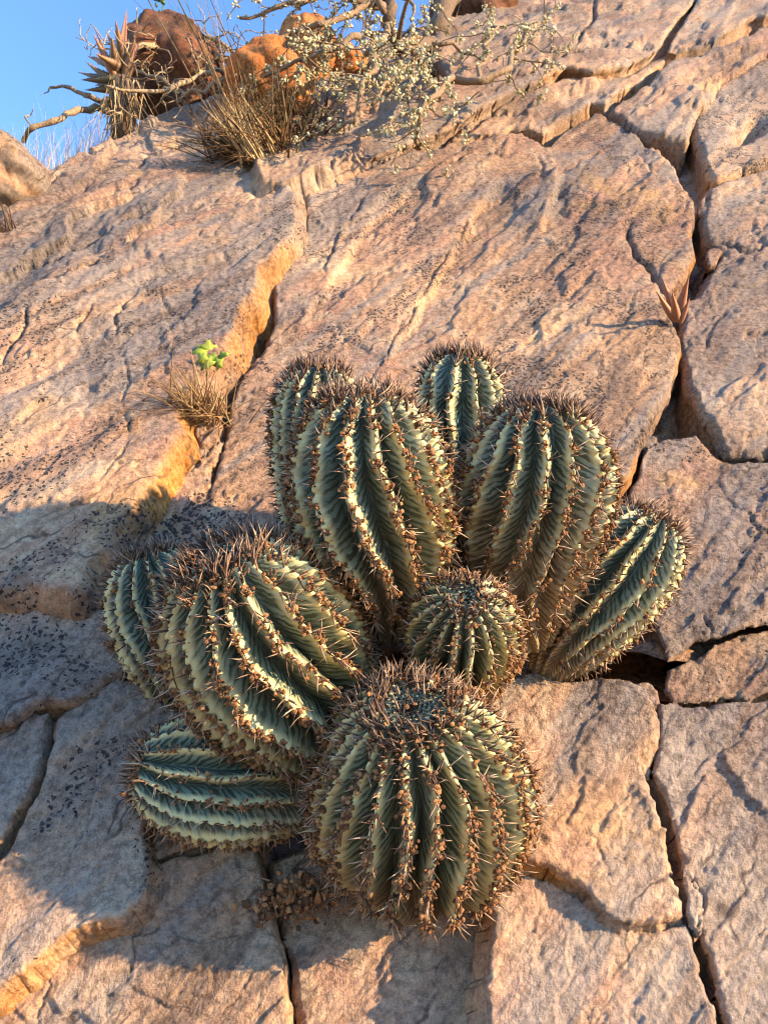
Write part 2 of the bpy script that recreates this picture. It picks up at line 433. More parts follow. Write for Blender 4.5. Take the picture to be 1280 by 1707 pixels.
cliff_me = None
def rock_block(parent, pts, w0, seed, gx=0.0, gy=0.0, rnd=12, grey=0.0, speck=0.6, wall=0.5, depth=0.12, flare=0.06, amp=0.05, p={}, label=None, orange=None, layer=1.0):
    pl = rough_line(pts, seed, amp, True, 9 if np.mean([q[1] for q in pts]) > 260 else 26)
    X = np.array([a[0] for a in pl]); Y = np.array([a[1] for a in pl])
    xs = local_step((X.min()-6, X.max()+6), 0, PW); ys = local_step((Y.min()-6, Y.max()+6), 0, PH)
    gxp, gyp = np.meshgrid(xs, ys); sh = gxp.shape
    px = gxp.ravel(); py = gyp.ravel()
    thr = 0.62*np.maximum(np.gradient(xs)[None, :].repeat(sh[0], 0), np.gradient(ys)[:, None].repeat(sh[1], 1)).ravel()
    best = np.full(px.shape, 1e18); nx = np.zeros_like(px); ny = np.zeros_like(px); cx = px.copy(); cy = py.copy(); par = np.zeros(px.shape)
    ins = np.zeros(px.shape, bool); n = len(pl)
    area = 0.5*np.sum(X*np.roll(Y, -1)-np.roll(X, -1)*Y)
    for i in range(n):
        x0, y0 = X[i], Y[i]; x1, y1 = X[(i+1) % n], Y[(i+1) % n]
        dx, dy = x1-x0, y1-y0; L2 = dx*dx+dy*dy+1e-9
        t = np.clip(((px-x0)*dx+(py-y0)*dy)/L2, 0, 1)
        qx = x0+t*dx; qy = y0+t*dy; d = (px-qx)**2+(py-qy)**2
        m = d < best; best[m] = d[m]; cx[m] = qx[m]; cy[m] = qy[m]
        s = (1 if area > 0 else -1)/math.sqrt(L2); nx[m] = dy*s; ny[m] = -dx*s
        par[m] = i
        if y0 != y1:
            c = ((y0 > py) != (y1 > py)) & (px < (x1-x0)*(py-y0)/(y1-y0)+x0); ins ^= c
    sdv = np.sqrt(best)*np.where(ins, 1, -1)
    keep = sdv > -thr
    snap = np.abs(sdv) <= thr
    px = np.where(snap, cx, px); py = np.where(snap, cy, py); sdv = np.where(snap, 0, sdv)
    P, z = slab(px, py, w0, gx, gy)
    u, v = P[:, 0], P[:, 1]; sc = z/0.7
    h = relief(u, v, sc, seed*7+1, p)
    for cp, dep, wid in CRACKS:
        a = np.array(cp); m = (px > a[:, 0].min()-60) & (px < a[:, 0].max()+60) & (py > a[:, 1].min()-60) & (py < a[:, 1].max()+60)
        if dep and m.any():
            cr = rough_line(cp, 5+int(a[0, 0]), 0.10, False, 10)
            d, s, t, tot = seg_dist(px[m], py[m], cr)
            fade = np.clip(np.minimum(t, tot-t)/25, 0.25 if wid < 30 else 1, 1)
            wv = wid*0.36*(0.5+0.7*np.abs(perlin(t/17.0, t*0+cp[0][0], 3)))
            h[m] -= 0.9*dep*sc[m]*fade*np.exp(-d/wv)
    for cp, dep, reach in LEDGES:
        a = np.array(cp); m = (px > a[:, 0].min()-reach*2) & (px < a[:, 0].max()+reach*2) & (py > a[:, 1].min()-reach*2) & (py < a[:, 1].max()+reach*2)
        if m.any():
            cr = rough_line(cp, 9+int(a[0, 0]), 0.08, False, 12)
            d, s, t, tot = seg_dist(px[m], py[m], cr)
            fade = np.clip(np.minimum(t, tot-t)/40, 0, 1)
            sd_ = s*d
            h[m] += -0.55*dep*sc[m]*fade*(np.tanh(sd_/2.5)*np.exp(-d/reach))
    # rounded, chipped rim
    rr = 0.38*rnd*(0.7/np.maximum(z, 0.45))*(1+0.8*perlin(px/37.0, py/37.0, seed+77)+0.6*perlin(px/11.0, py/11.0, seed+78))
    rr = np.maximum(rr, 3)
    e = np.clip(1-sdv/rr, 0, 1)
    drop = rr*(z/F)*1.15*(1-np.sqrt(np.maximum(0, 1-e*e)))
    w = P[:, 2]+h-drop
    keepg = keep.reshape(sh)
    quad = keepg[:-1, :-1] & keepg[1:, :-1] & keepg[:-1, 1:] & keepg[1:, 1:]
    idx = np.arange(len(px)).reshape(sh)
    Q = np.stack([idx[1:, :-1][quad], idx[1:, 1:][quad], idx[:-1, 1:][quad], idx[:-1, :-1][quad]], -1)
    used = np.unique(Q); remap = -np.ones(len(px), np.int64); remap[used] = np.arange(len(used)); Q = remap[Q]
    V = np.stack([u, v, w], -1)[used]
    nv = len(V)
    E = np.concatenate([Q[:, [0, 1]], Q[:, [1, 2]], Q[:, [2, 3]], Q[:, [3, 0]]])
    key = np.minimum(E[:, 0], E[:, 1])*nv+np.maximum(E[:, 0], E[:, 1])
    uq, inv, cnt = np.unique(key, return_inverse=True, return_counts=True)
    B = E[cnt[inv] == 1]
    bv = np.unique(B); bm = -np.ones(nv, np.int64); bm[bv] = np.arange(len(bv))
    # outward direction of the rim in slab space
    ox = nx[used][bv]; oy = -ny[used][bv]
    zz = z[used][bv]; bu = V[bv]
    rings = [V]; wv_ = np.zeros(nv) + 0.0
    e_used = e[used]
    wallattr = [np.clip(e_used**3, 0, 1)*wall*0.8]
    faces = [Q]; prev = bv.copy()
    parb = par[used][bv]
    lay = np.random.default_rng(seed).normal(0, 1, 9)
    for k, dd in enumerate((0.006, 0.015, 0.028, 0.045, 0.07, depth)):
        s_ = np.clip(zz/0.7, 0.8, 1.9)
        off = flare*dd*s_ + 0.0028*layer*s_*lay[k] + 0.006*s_*min(1, dd/0.03)*perlin(bu[:, 0]*16+dd*70, bu[:, 1]*16+dd*30, seed+60) + 0.003*perlin(bu[:, 0]*60+dd*200, bu[:, 1]*60, seed+61)
        r = bu.copy(); r[:, 0] += ox*off; r[:, 1] += oy*off; r[:, 2] -= dd*s_
        ids = nv + k*len(bv) + np.arange(len(bv))
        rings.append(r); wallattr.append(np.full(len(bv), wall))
        p0 = prev[bm[B[:, 0]]]; p1 = prev[bm[B[:, 1]]]; n0 = ids[bm[B[:, 0]]]; n1 = ids[bm[B[:, 1]]]
        faces.append(np.stack([p1, p0, n0, n1], -1)); prev = ids
    V = np.concatenate(rings); wa = np.concatenate(wallattr)
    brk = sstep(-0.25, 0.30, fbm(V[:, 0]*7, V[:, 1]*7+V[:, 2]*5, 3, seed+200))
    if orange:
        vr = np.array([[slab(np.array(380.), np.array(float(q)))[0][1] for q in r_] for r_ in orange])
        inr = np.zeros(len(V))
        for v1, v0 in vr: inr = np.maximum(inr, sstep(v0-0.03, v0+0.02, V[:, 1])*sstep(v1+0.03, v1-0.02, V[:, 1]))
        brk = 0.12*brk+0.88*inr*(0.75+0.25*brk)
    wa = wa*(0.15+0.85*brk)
    tone = np.stack([np.full(len(V), grey), np.full(len(V), speck), wa], -1)
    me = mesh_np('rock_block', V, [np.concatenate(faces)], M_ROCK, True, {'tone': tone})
    o = obj('rock_block', me, parent)
    if label: o['label'] = label
    return o

# the rock behind the blocks, carried on beyond the frame
def cliff_base():
    us = np.arange(-3.2, 3.2, 0.03); vs = np.arange(-2.2, 4.2, 0.03)
    gu, gv = np.meshgrid(us, vs); u = gu.ravel(); v = gv.ravel()
    w = -0.135+0.03*fbm(u*2, v*2, 4, 91)+0.01*fbm(u*14, v*14, 3, 92)
    # outside the blocks the face comes forward again
    pxl = (u/ (HDIST))
    out = np.maximum(sstep(0.75, 1.25, np.abs(u)/(0.62+0.45*np.clip(v+0.3, 0, 3))), sstep(-0.42, -0.62, v))
    w = w+out*(0.12+0.03*fbm(u*5, v*5, 4, 93))
    hu, hvv = slab(np.array(1040.), np.array(1100.))[0][:2]
    w = w-0.40*np.exp(-(((u-hu)/0.10)**2+((v-hvv)/0.08)**2))
    # it ends at the crest of the slope
    cr = np.array([slab(np.array(x), np.array(y))[0][:2] for x, y in CREST])
    o_ = np.argsort(cr[:, 0]); cvu = np.interp(u, cr[o_, 0], cr[o_, 1])
    over = np.clip(v-(cvu-0.03), 0, None)
    w = w-over*1.15-np.where(over > 0, 0.02, 0)
    n1, n2 = gu.shape; idx = np.arange(n1*n2).reshape(n1, n2)
    Q = np.stack([idx[:-1, :-1], idx[:-1, 1:], idx[1:, 1:], idx[1:, :-1]], -1).reshape(-1, 4)
    tone = np.tile(np.array([[0.2, 0.5, 0.0]]), (len(u), 1))
    return mesh_np('cliff', np.stack([u, v, w], -1), [Q], M_ROCK, True, {'tone': tone})
cliff = obj('cliff', cliff_base(), None, ORG, kind='structure', label='sunlit tan sandstone cliff of cracked leaning blocks')
cliff.rotation_euler = cliff_rot

BL = [
 # left side, top to bottom
 dict(pts=[(-420, 610), (-160, 500), (0, 432), (70, 398), (134, 364), (211, 328), (268, 289), (312, 270), (370, 262), (440, 240), (520, 200), (600, 150), (700, 95), (790, 48), (900, -5), (905, -45)] + [(x, y) for x, y in reversed(CREST) if x <= 790],
      w0=0.0235, rnd=9, grey=0.35, speck=0.35, wall=0.1, flare=0.8, depth=0.09, p=dict(ter=2.2, big=1.3, med=1.3, freq=7), amp=0.03),
 dict(pts=[(-420, 860), (-200, 700), (0, 565), (45, 530), (120, 495), (190, 465), (262, 425), (330, 392), (410, 366), (446, 250), (372, 246), (310, 255), (265, 270), (205, 312), (130, 346), (66, 380), (0, 410), (-160, 480), (-420, 590)],
      w0=0.022, rnd=8, grey=0.3, speck=0.4, flare=0.8, wall=0.1, depth=0.10, p=dict(ter=1.9, med=1.3), amp=0.03),
 dict(pts=[(-420, 1040), (-150, 1000), (0, 984), (62, 984), (128, 1000), (150, 955), (188, 915), (196, 880), (225, 852), (262, 800), (288, 745), (312, 716), (298, 700), (318, 664), (352, 604), (388, 560), (430, 470), (434, 440), (470, 402), (498, 370), (490, 345), (498, 318), (478, 303), (425, 320), (335, 345), (264, 379), (192, 414), (122, 446), (48, 481), (0, 520), (-200, 650), (-420, 815)],
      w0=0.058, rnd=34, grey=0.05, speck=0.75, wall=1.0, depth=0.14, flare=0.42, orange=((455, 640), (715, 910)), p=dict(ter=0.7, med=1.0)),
 dict(pts=[(424, 268), (440, 250), (500, 240), (575, 222), (602, 232), (588, 258), (540, 284), (505, 292), (470, 302), (436, 300)],
      w0=0.045, rnd=12, grey=0.2, speck=0.3, wall=0.2, flare=0.5, depth=0.1),
 # centre slab
 dict(pts=[(300, 985), (345, 905), (352, 820), (372, 740), (384, 690), (410, 625), (446, 580), (460, 542), (459, 462), (472, 430), (508, 388), (510, 352), (510, 306), (560, 290), (640, 264), (720, 250), (800, 236), (870, 226), (915, 240), (942, 214), (990, 186), (1040, 205), (1078, 234), (1108, 254), (1135, 292), (1158, 332), (1160, 360), (1148, 390), (1160, 415), (1145, 447), (1118, 478), (1108, 502), (1128, 555), (1132, 592), (1118, 642), (1085, 690), (1064, 742), (1050, 788), (1016, 826), (985, 870), (930, 950), (860, 1030), (700, 1085), (500, 1085), (330, 1000)],
      w0=0.012, rnd=22, grey=0.0, speck=0.85, wall=0.9, depth=0.13, flare=0.1, p=dict(ter=0.4, big=0.9)),
 # upper right strata
 dict(pts=[(560, 290), (530, 240), (560, 175), (640, 120), (720, 70), (790, 30), (905, -60), (1180, -165), (1166, -10), (1154, 5), (1128, 37), (1108, 66), (1092, 93), (1064, 105), (1040, 121), (985, 133), (940, 125), (880, 150), (800, 190), (740, 222), (650, 254)],
      w0=0.018, rnd=9, grey=0.3, speck=0.4, wall=0.15, depth=0.1, p=dict(ter=1.8, med=1.2, big=1.2), amp=0.03),
 dict(pts=[(740, 240), (800, 202), (880, 162), (940, 140), (990, 146), (1045, 132), (1072, 115), (1098, 99), (1116, 92), (1104, 112), (1065, 144), (1030, 162), (1008, 182), (985, 180), (938, 210), (905, 232), (850, 224)],
      w0=-0.005, rnd=7, grey=0.2, speck=0.5, wall=0.25, depth=0.1, p=dict(ter=1.6)),
 dict(pts=[(1018, 184), (1036, 167), (1070, 150), (1110, 114), (1132, 97), (1200, 75), (1300, 37), (1540, -60), (1540, -10), (1300, 80), (1262, 94), (1228, 118), (1206, 126), (1190, 155), (1160, 184), (1150, 205), (1146, 228), (1120, 226), (1092, 222), (1060, 213), (1038, 199)],
      w0=0.018, rnd=11, grey=0.15, speck=0.5, wall=0.35, depth=0.13, p=dict(ter=1.2)),
 dict(pts=[(1166, -10), (1170, -165), (1300, -215), (1560, -240), (1560, -75), (1300, 30), (1195, 67), (1130, 89), (1112, 89), (1118, 67), (1138, 37), (1158, 5)],
      w0=0.02, rnd=8, grey=0.3, speck=0.4, wall=0.15, depth=0.1, p=dict(ter=1.6, med=1.2)),
 # right column
 dict(pts=[(1168, 168), (1204, 137), (1228, 128), (1267, 104), (1302, 88), (1540, 0), (1540, 245), (1290, 270), (1232, 288), (1194, 304), (1184, 298), (1173, 260), (1162, 230), (1160, 195)],
      w0=0.0, rnd=13, grey=0.45, speck=0.9, wall=0.5, depth=0.12, p=dict(big=1.5, med=1.6)),
 dict(pts=[(1070, 205), (1110, 215), (1162, 205), (1196, 320), (1160, 380), (1120, 300)], w0=-0.06, rnd=8, grey=0.1, speck=0.2, wall=0.2, depth=0.08),
 dict(pts=[(1180, 322), (1236, 298), (1290, 282), (1540, 255), (1540, 740), (1290, 758), (1242, 760), (1208, 760), (1192, 735), (1166, 690), (1149, 640), (1138, 592), (1136, 560), (1146, 530), (1140, 508), (1166, 490), (1194, 444), (1204, 416), (1180, 402), (1172, 380), (1176, 350)],
      w0=-0.008, rnd=15, grey=0.55, speck=0.35, wall=0.5, depth=0.13, p=dict(ter=0.6, chip=1.0)),
 dict(pts=[(1085, 430), (1190, 340), (1230, 470), (1150, 610), (1105, 560)], w0=-0.06, rnd=10, grey=0.35, speck=0.2, wall=0.2, depth=0.08),
 dict(pts=[(1010, 850), (1055, 745), (1100, 655), (1140, 590), (1185, 700), (1230, 780), (1150, 830)], w0=-0.07, rnd=10, grey=0.1, speck=0.4, wall=0.2, depth=0.08),
 dict(pts=[(1040, 850), (1062, 800), (1078, 752), (1110, 735), (1160, 728), (1192, 762), (1215, 772), (1290, 767), (1540, 750), (1540, 1010), (1290, 1040), (1212, 1060), (1112, 1104), (1104, 1080), (1095, 1055), (1084, 1020), (1062, 985), (1034, 935), (1022, 880)],
      w0=-0.03, gx=0.06, rnd=12, grey=0.1, speck=0.7, wall=0.2, depth=0.13, flare=-1.7, p=dict(ter=0.6, chip=1.0)),
 dict(pts=[(1114, 1112), (1216, 1068), (1290, 1050), (1540, 1025), (1540, 1140), (1290, 1154), (1200, 1166), (1122, 1171), (1108, 1150)],
      w0=-0.025, rnd=10, grey=0.1, speck=0.5, wall=0.2, depth=0.10, flare=-1.0),
 dict(pts=[(866, 1126), (890, 1118), (985, 1133), (1030, 1128), (1074, 1147), (1089, 1170), (1087, 1222), (1065, 1264), (1074, 1290), (1088, 1330), (1110, 1400), (1116, 1440), (1142, 1524), (1098, 1538), (1012, 1527), (982, 1490), (940, 1465), (880, 1440), (840, 1400), (780, 1300), (800, 1160)],
      w0=0.032, rnd=26, grey=0.05, speck=0.12, wall=0.9, depth=0.13, flare=0.16, p=dict(ter=0.35, chip=0.9, big=0.8)),
 dict(pts=[(1094, 1174), (1180, 1182), (1290, 1162), (1540, 1150), (1540, 1960), (1262, 1960), (1216, 1720), (1191, 1660), (1166, 1562), (1132, 1480), (1122, 1400), (1098, 1320), (1083, 1292), (1092, 1250)],
      w0=0.006, rnd=18, grey=0.45, speck=0.25, wall=0.35, depth=0.13, p=dict(ter=0.6, chip=1.1, med=1.0)),
 dict(pts=[(822, 1456), (870, 1450), (935, 1473), (984, 1500), (1012, 1537), (1100, 1549), (1147, 1538), (1160, 1580), (1184, 1665), (1212, 1750), (1250, 1960), (805, 1960), (825, 1760), (812, 1690), (815, 1600), (822, 1520)],
      w0=0.022, rnd=16, grey=0.08, speck=0.10, wall=0.2, depth=0.12, flare=0.30, layer=0.2, p=dict(ter=0.35, chip=0.9, big=0.8)),
 # bottom
 dict(pts=[(455, 1440), (560, 1400), (700, 1340), (830, 1400), (840, 1600), (850, 1960), (530, 1960), (512, 1740), (500, 1660), (487, 1590), (468, 1500)],
      w0=-0.02, rnd=9, grey=0.15, speck=0.08, wall=0.2, depth=0.10, p=dict(ter=0.4, big=0.7, med=0.6)),
 dict(pts=[(60, 1570), (200, 1500), (243, 1462), (262, 1440), (300, 1428), (370, 1413), (428, 1419), (440, 1465), (452, 1530), (468, 1590), (480, 1670), (494, 1750), (512, 1960), (-420, 1960), (-420, 1700), (-100, 1600)],
      w0=0.0, rnd=13, grey=0.05, speck=0.10, wall=0.3, depth=0.11, p=dict(ter=0.5, big=0.8)),
 dict(pts=[(90, 1196), (130, 1162), (195, 1132), (226, 1140), (300, 1190), (300, 1340), (242, 1345), (240, 1420), (250, 1446), (235, 1500), (205, 1532), (170, 1537), (120, 1553), (75, 1590), (40, 1625), (0, 1650), (-420, 1870), (-420, 1700), (-200, 1560), (0, 1436), (32, 1374), (64, 1312), (78, 1262)],
      w0=0.028, rnd=14, grey=0.5, speck=0.8, wall=0.8, depth=0.12, flare=0.15, p=dict(ter=0.9)),
 dict(pts=[(-420, 1400), (-200, 1300), (0, 1224), (60, 1196), (86, 1196), (74, 1258), (58, 1308), (26, 1368), (-6, 1428), (-200, 1550), (-420, 1690)],
      w0=0.018, rnd=12, grey=0.75, speck=0.3, wall=0.3, depth=0.11, p=dict(ter=0.6)),
 dict(pts=[(-420, 1060), (-150, 1012), (0, 996), (60, 991), (128, 1010), (172, 1014), (192, 1060), (216, 1108), (200, 1122), (150, 1150), (82, 1168), (40, 1193), (0, 1214), (-200, 1290), (-420, 1385)],
      w0=0.036, rnd=13, grey=0.6, speck=0.75, wall=0.45, depth=0.12, flare=0.1, p=dict(ter=0.8)),
 dict(pts=[(246, 1424), (246, 1350), (300, 1330), (440, 1370), (436, 1411), (370, 1405), (300, 1418), (262, 1431)],
      w0=0.006, rnd=8, grey=0.5, speck=0.3, wall=0.2, depth=0.09),
 dict(pts=[(130, 1004), (150, 962), (192, 918), (330, 880), (360, 1000), (300, 1130), (222, 1108), (196, 1060), (178, 1012)],
      w0=-0.02, rnd=12, grey=0.25, speck=0.5, wall=0.3, depth=0.10, p=dict(med=1.6)),
 dict(pts=[(322, 720), (345, 690), (372, 700), (362, 735), (335, 750)], w0=0.022, rnd=10, grey=0.0, speck=0.3, wall=0.6, depth=0.06),
 dict(pts=[(1137, 1446), (1150, 1448), (1166, 1490), (1173, 1535), (1166, 1562), (1154, 1548), (1144, 1500)], w0=0.024, rnd=10, grey=0.5, speck=0.1, wall=0.1, depth=0.05),
 dict(pts=[(1060, 1278), (1072, 1270), (1084, 1288), (1082, 1304), (1068, 1300)], w0=0.004, rnd=8, grey=0.0, speck=0.0, wall=0.8, depth=0.05),
 dict(pts=[(1164, 334), (1176, 326), (1182, 345), (1176, 362), (1164, 356)], w0=-0.004, rnd=9, grey=0.0, speck=0.1, wall=0.5, depth=0.05),
 dict(pts=[(1176, 420), (1196, 408), (1206, 420), (1194, 440), (1180, 442)], w0=-0.002, rnd=9, grey=0.2, speck=0.1, wall=0.4, depth=0.05),
 dict(pts=[(1050, 1136), (1080, 1138), (1096, 1152), (1096, 1178), (1070, 1180)], w0=-0.02, rnd=9, grey=0.4, speck=0.1, wall=0.1, depth=0.06),
 dict(pts=[(1064, 742), (1076, 730), (1092, 738), (1090, 758), (1072, 762)], w0=-0.018, rnd=10, grey=0.0, speck=0.1, wall=0.9, depth=0.05),
 dict(pts=[(242, 1412), (252, 1420), (262, 1440), (250, 1462), (238, 1446)], w0=0.004, rnd=7, grey=0.1, speck=0.1, wall=0.5, depth=0.04),
 dict(pts=[(196, 1056), (232, 1040), (262, 1080), (250, 1128), (214, 1112)], w0=0.004, rnd=9, grey=0.1, speck=0.2, wall=0.5, depth=0.05),
 dict(pts=[(232, 880), (268, 820), (330, 745), (372, 730), (350, 800), (360, 870), (330, 910), (250, 930)], w0=0.018, rnd=14, grey=0.0, speck=1.0, wall=0.5, depth=0.08, p=dict(med=2.2, chip=2.5)),
]
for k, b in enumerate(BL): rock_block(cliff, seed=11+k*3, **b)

# hilltop behind the crest, and the ground at the foot of the face
def hilltop():
    cr = [slab(np.array(x), np.array(y), -0.03)[0] for x, y in CREST]
    cr = np.array([l2w(p) for p in cr]); cr = cr[np.argsort(cr[:, 0])]
    xs = np.linspace(-3.0, 3.2, 90); K = 40
    y0 = np.interp(xs, cr[:, 0], cr[:, 1]); z0 = np.interp(xs, cr[:, 0], cr[:, 2])
    V = []
    for k in range(K):
        f = (k/(K-1))**2*14
        V.append(np.stack([xs, y0+f+0.02, z0-0.06+0.16*np.minimum(f, 2)-0.02*f+0.05*fbm(xs*1.5, xs*0+f*1.5, 4, 5)*min(1, f*3)], -1))
    V = np.concatenate(V); idx = np.arange(K*90).reshape(K, 90)
    Q = np.stack([idx[:-1, :-1], idx[:-1, 1:], idx[1:, 1:], idx[1:, :-1]], -1).reshape(-1, 4)
    return obj('hilltop', mesh_np('hilltop', V, [Q], M_EARTH), kind='structure', label='dry earth slope behind the crest of the cliff')
hilltop()
def ground():
    xs = np.concatenate([-np.geomspace(1200, 1, 30), np.linspace(-0.9, 0.9, 10), np.geomspace(1, 1200, 30)])
    gx, gy = np.meshgrid(xs, xs-0.5); n = len(xs); idx = np.arange(n*n).reshape(n, n)
    Q = np.stack([idx[:-1, :-1], idx[:-1, 1:], idx[1:, 1:], idx[1:, :-1]], -1).reshape(-1, 4)
    zz = 0.06*fbm(gx*0.6, gy*0.6, 3, 8)-0.25
    return obj('ground', mesh_np('ground', np.stack([gx.ravel(), gy.ravel(), zz.ravel()], -1), [Q], M_EARTH), kind='structure', label='dry earth ground at the foot of the cliff')
ground()
#PLANTS
# ------------------------------------------------------------------ the spiny succulent clump
def cactus_material():
    T = NT('succulent_skin')
    co = T.n('ShaderNodeTexCoord').outputs['Object']
    a = T.n('ShaderNodeSeparateXYZ'); T.set(a.inputs[0], T.attr('skin').outputs['Vector'])
    x, arc, age = a.outputs            # 0 crest .. 1 furrow; length along the rib (m); 1 young tip .. 0 old base
    cid = T.attr('rid').outputs['Fac']
    nz = T.noise(co, 60, 3, 0.6)
    cv = T.n('ShaderNodeCombineXYZ'); T.set(cv.inputs[0], T.math('MULTIPLY', arc, 150.0)); T.set(cv.inputs[1], T.math('MULTIPLY', x, 0.5)); T.set(cv.inputs[2], cid)
    bend = T.math('MULTIPLY', T.math('POWER', x, 1.6), 1.9)
    ph = T.math('ADD', T.math('ADD', T.math('MULTIPLY', arc, 165.0), T.math('MULTIPLY', bend, -1.0)), T.math('MULTIPLY', nz, 2.2))
    cv2 = T.n('ShaderNodeCombineXYZ'); T.set(cv2.inputs[0], ph); T.set(cv2.inputs[1], T.math('MULTIPLY', x, 0.7)); T.set(cv2.inputs[2], cid)
    band = T.noise(cv2.outputs[0], 1.25, 2, 0.5)
    thin = T.noise(cv2.outputs[0], 4.0, 2, 0.5)
    wave = T.math('SINE', T.math('ADD', T.math('MULTIPLY', ph, 6.6), T.math('MULTIPLY', T.noise(cv2.outputs[0], 1.0, 2, 0.5), 5.0)))
    stripe = T.ss(T.math('ADD', T.math('MULTIPLY', wave, T.math('MULTIPLY', T.ss(nz, 0.35, 0.65, 0.45, 1.0), 0.17)), T.math('ADD', T.math('MULTIPLY', band, 0.6), T.math('MULTIPLY', thin, 0.4))), 0.42, 0.58)
    dark = T.mix(cid, (0.038, 0.052, 0.039), (0.056, 0.064, 0.034))  # painted shade: darker, bluer end of the mix for shaded stems
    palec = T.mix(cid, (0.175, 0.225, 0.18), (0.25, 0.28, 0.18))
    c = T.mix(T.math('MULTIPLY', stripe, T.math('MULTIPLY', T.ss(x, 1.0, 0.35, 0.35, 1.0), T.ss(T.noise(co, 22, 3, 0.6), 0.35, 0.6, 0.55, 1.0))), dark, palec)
    # waxy pale crest, with the sunlit yellow painted into it
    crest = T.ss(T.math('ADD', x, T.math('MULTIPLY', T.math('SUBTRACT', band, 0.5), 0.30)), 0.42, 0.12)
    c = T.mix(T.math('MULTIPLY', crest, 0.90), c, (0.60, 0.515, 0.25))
    c = T.mix(T.ss(x, 0.955, 0.99, 0, 0.9), c, (0.02, 0.026, 0.016))  # dark crease line, with the furrow's shade deepened in the colour
    # corky, browned older skin
    old = T.ss(T.math('ADD', age, T.math('MULTIPLY', T.math('SUBTRACT', nz, 0.5), 0.55)), 0.50, 0.12)
    c = T.mix(T.math('MULTIPLY', old, 0.85), c, T.mix(stripe, (0.13, 0.085, 0.045), (0.33, 0.23, 0.125)))
    scar = T.ss(T.noise(co, 38, 4, 0.7), 0.62, 0.70, 0, 0.7)
    c = T.mix(scar, c, (0.21, 0.17, 0.11))
    b = T.bump(stripe, 0.28, 0.0014)
    b = T.bump(T.noise(co, 330, 2, 0.6), 0.2, 0.001, b)
    return T.done(c, 0.52, b, 0.35)
M_SKIN = cactus_material()
M_SPINE = tone_material('spine', [(0.0, (0.030, 0.020, 0.017)), (0.35, (0.105, 0.062, 0.042)), (0.65, (0.26, 0.165, 0.105)), (1.0, (0.42, 0.34, 0.25))], 0.55)
M_BUD = tone_material('dried_bud', [(0.0, (0.045, 0.024, 0.014)), (0.5, (0.19, 0.088, 0.036)), (1.0, (0.36, 0.19, 0.085))], 0.85, 300, 0.6)

croot = spt(700, 1120, -0.06)
CACTUS = thing('spiny_succulent', croot, 'big clump of ribbed grey-green spiny succulent stems growing from the rock crack', 'succulent')
def cam2w(v): return v[0]*AX + v[1]*UPV - v[2]*FWD          # right, up, towards the camera

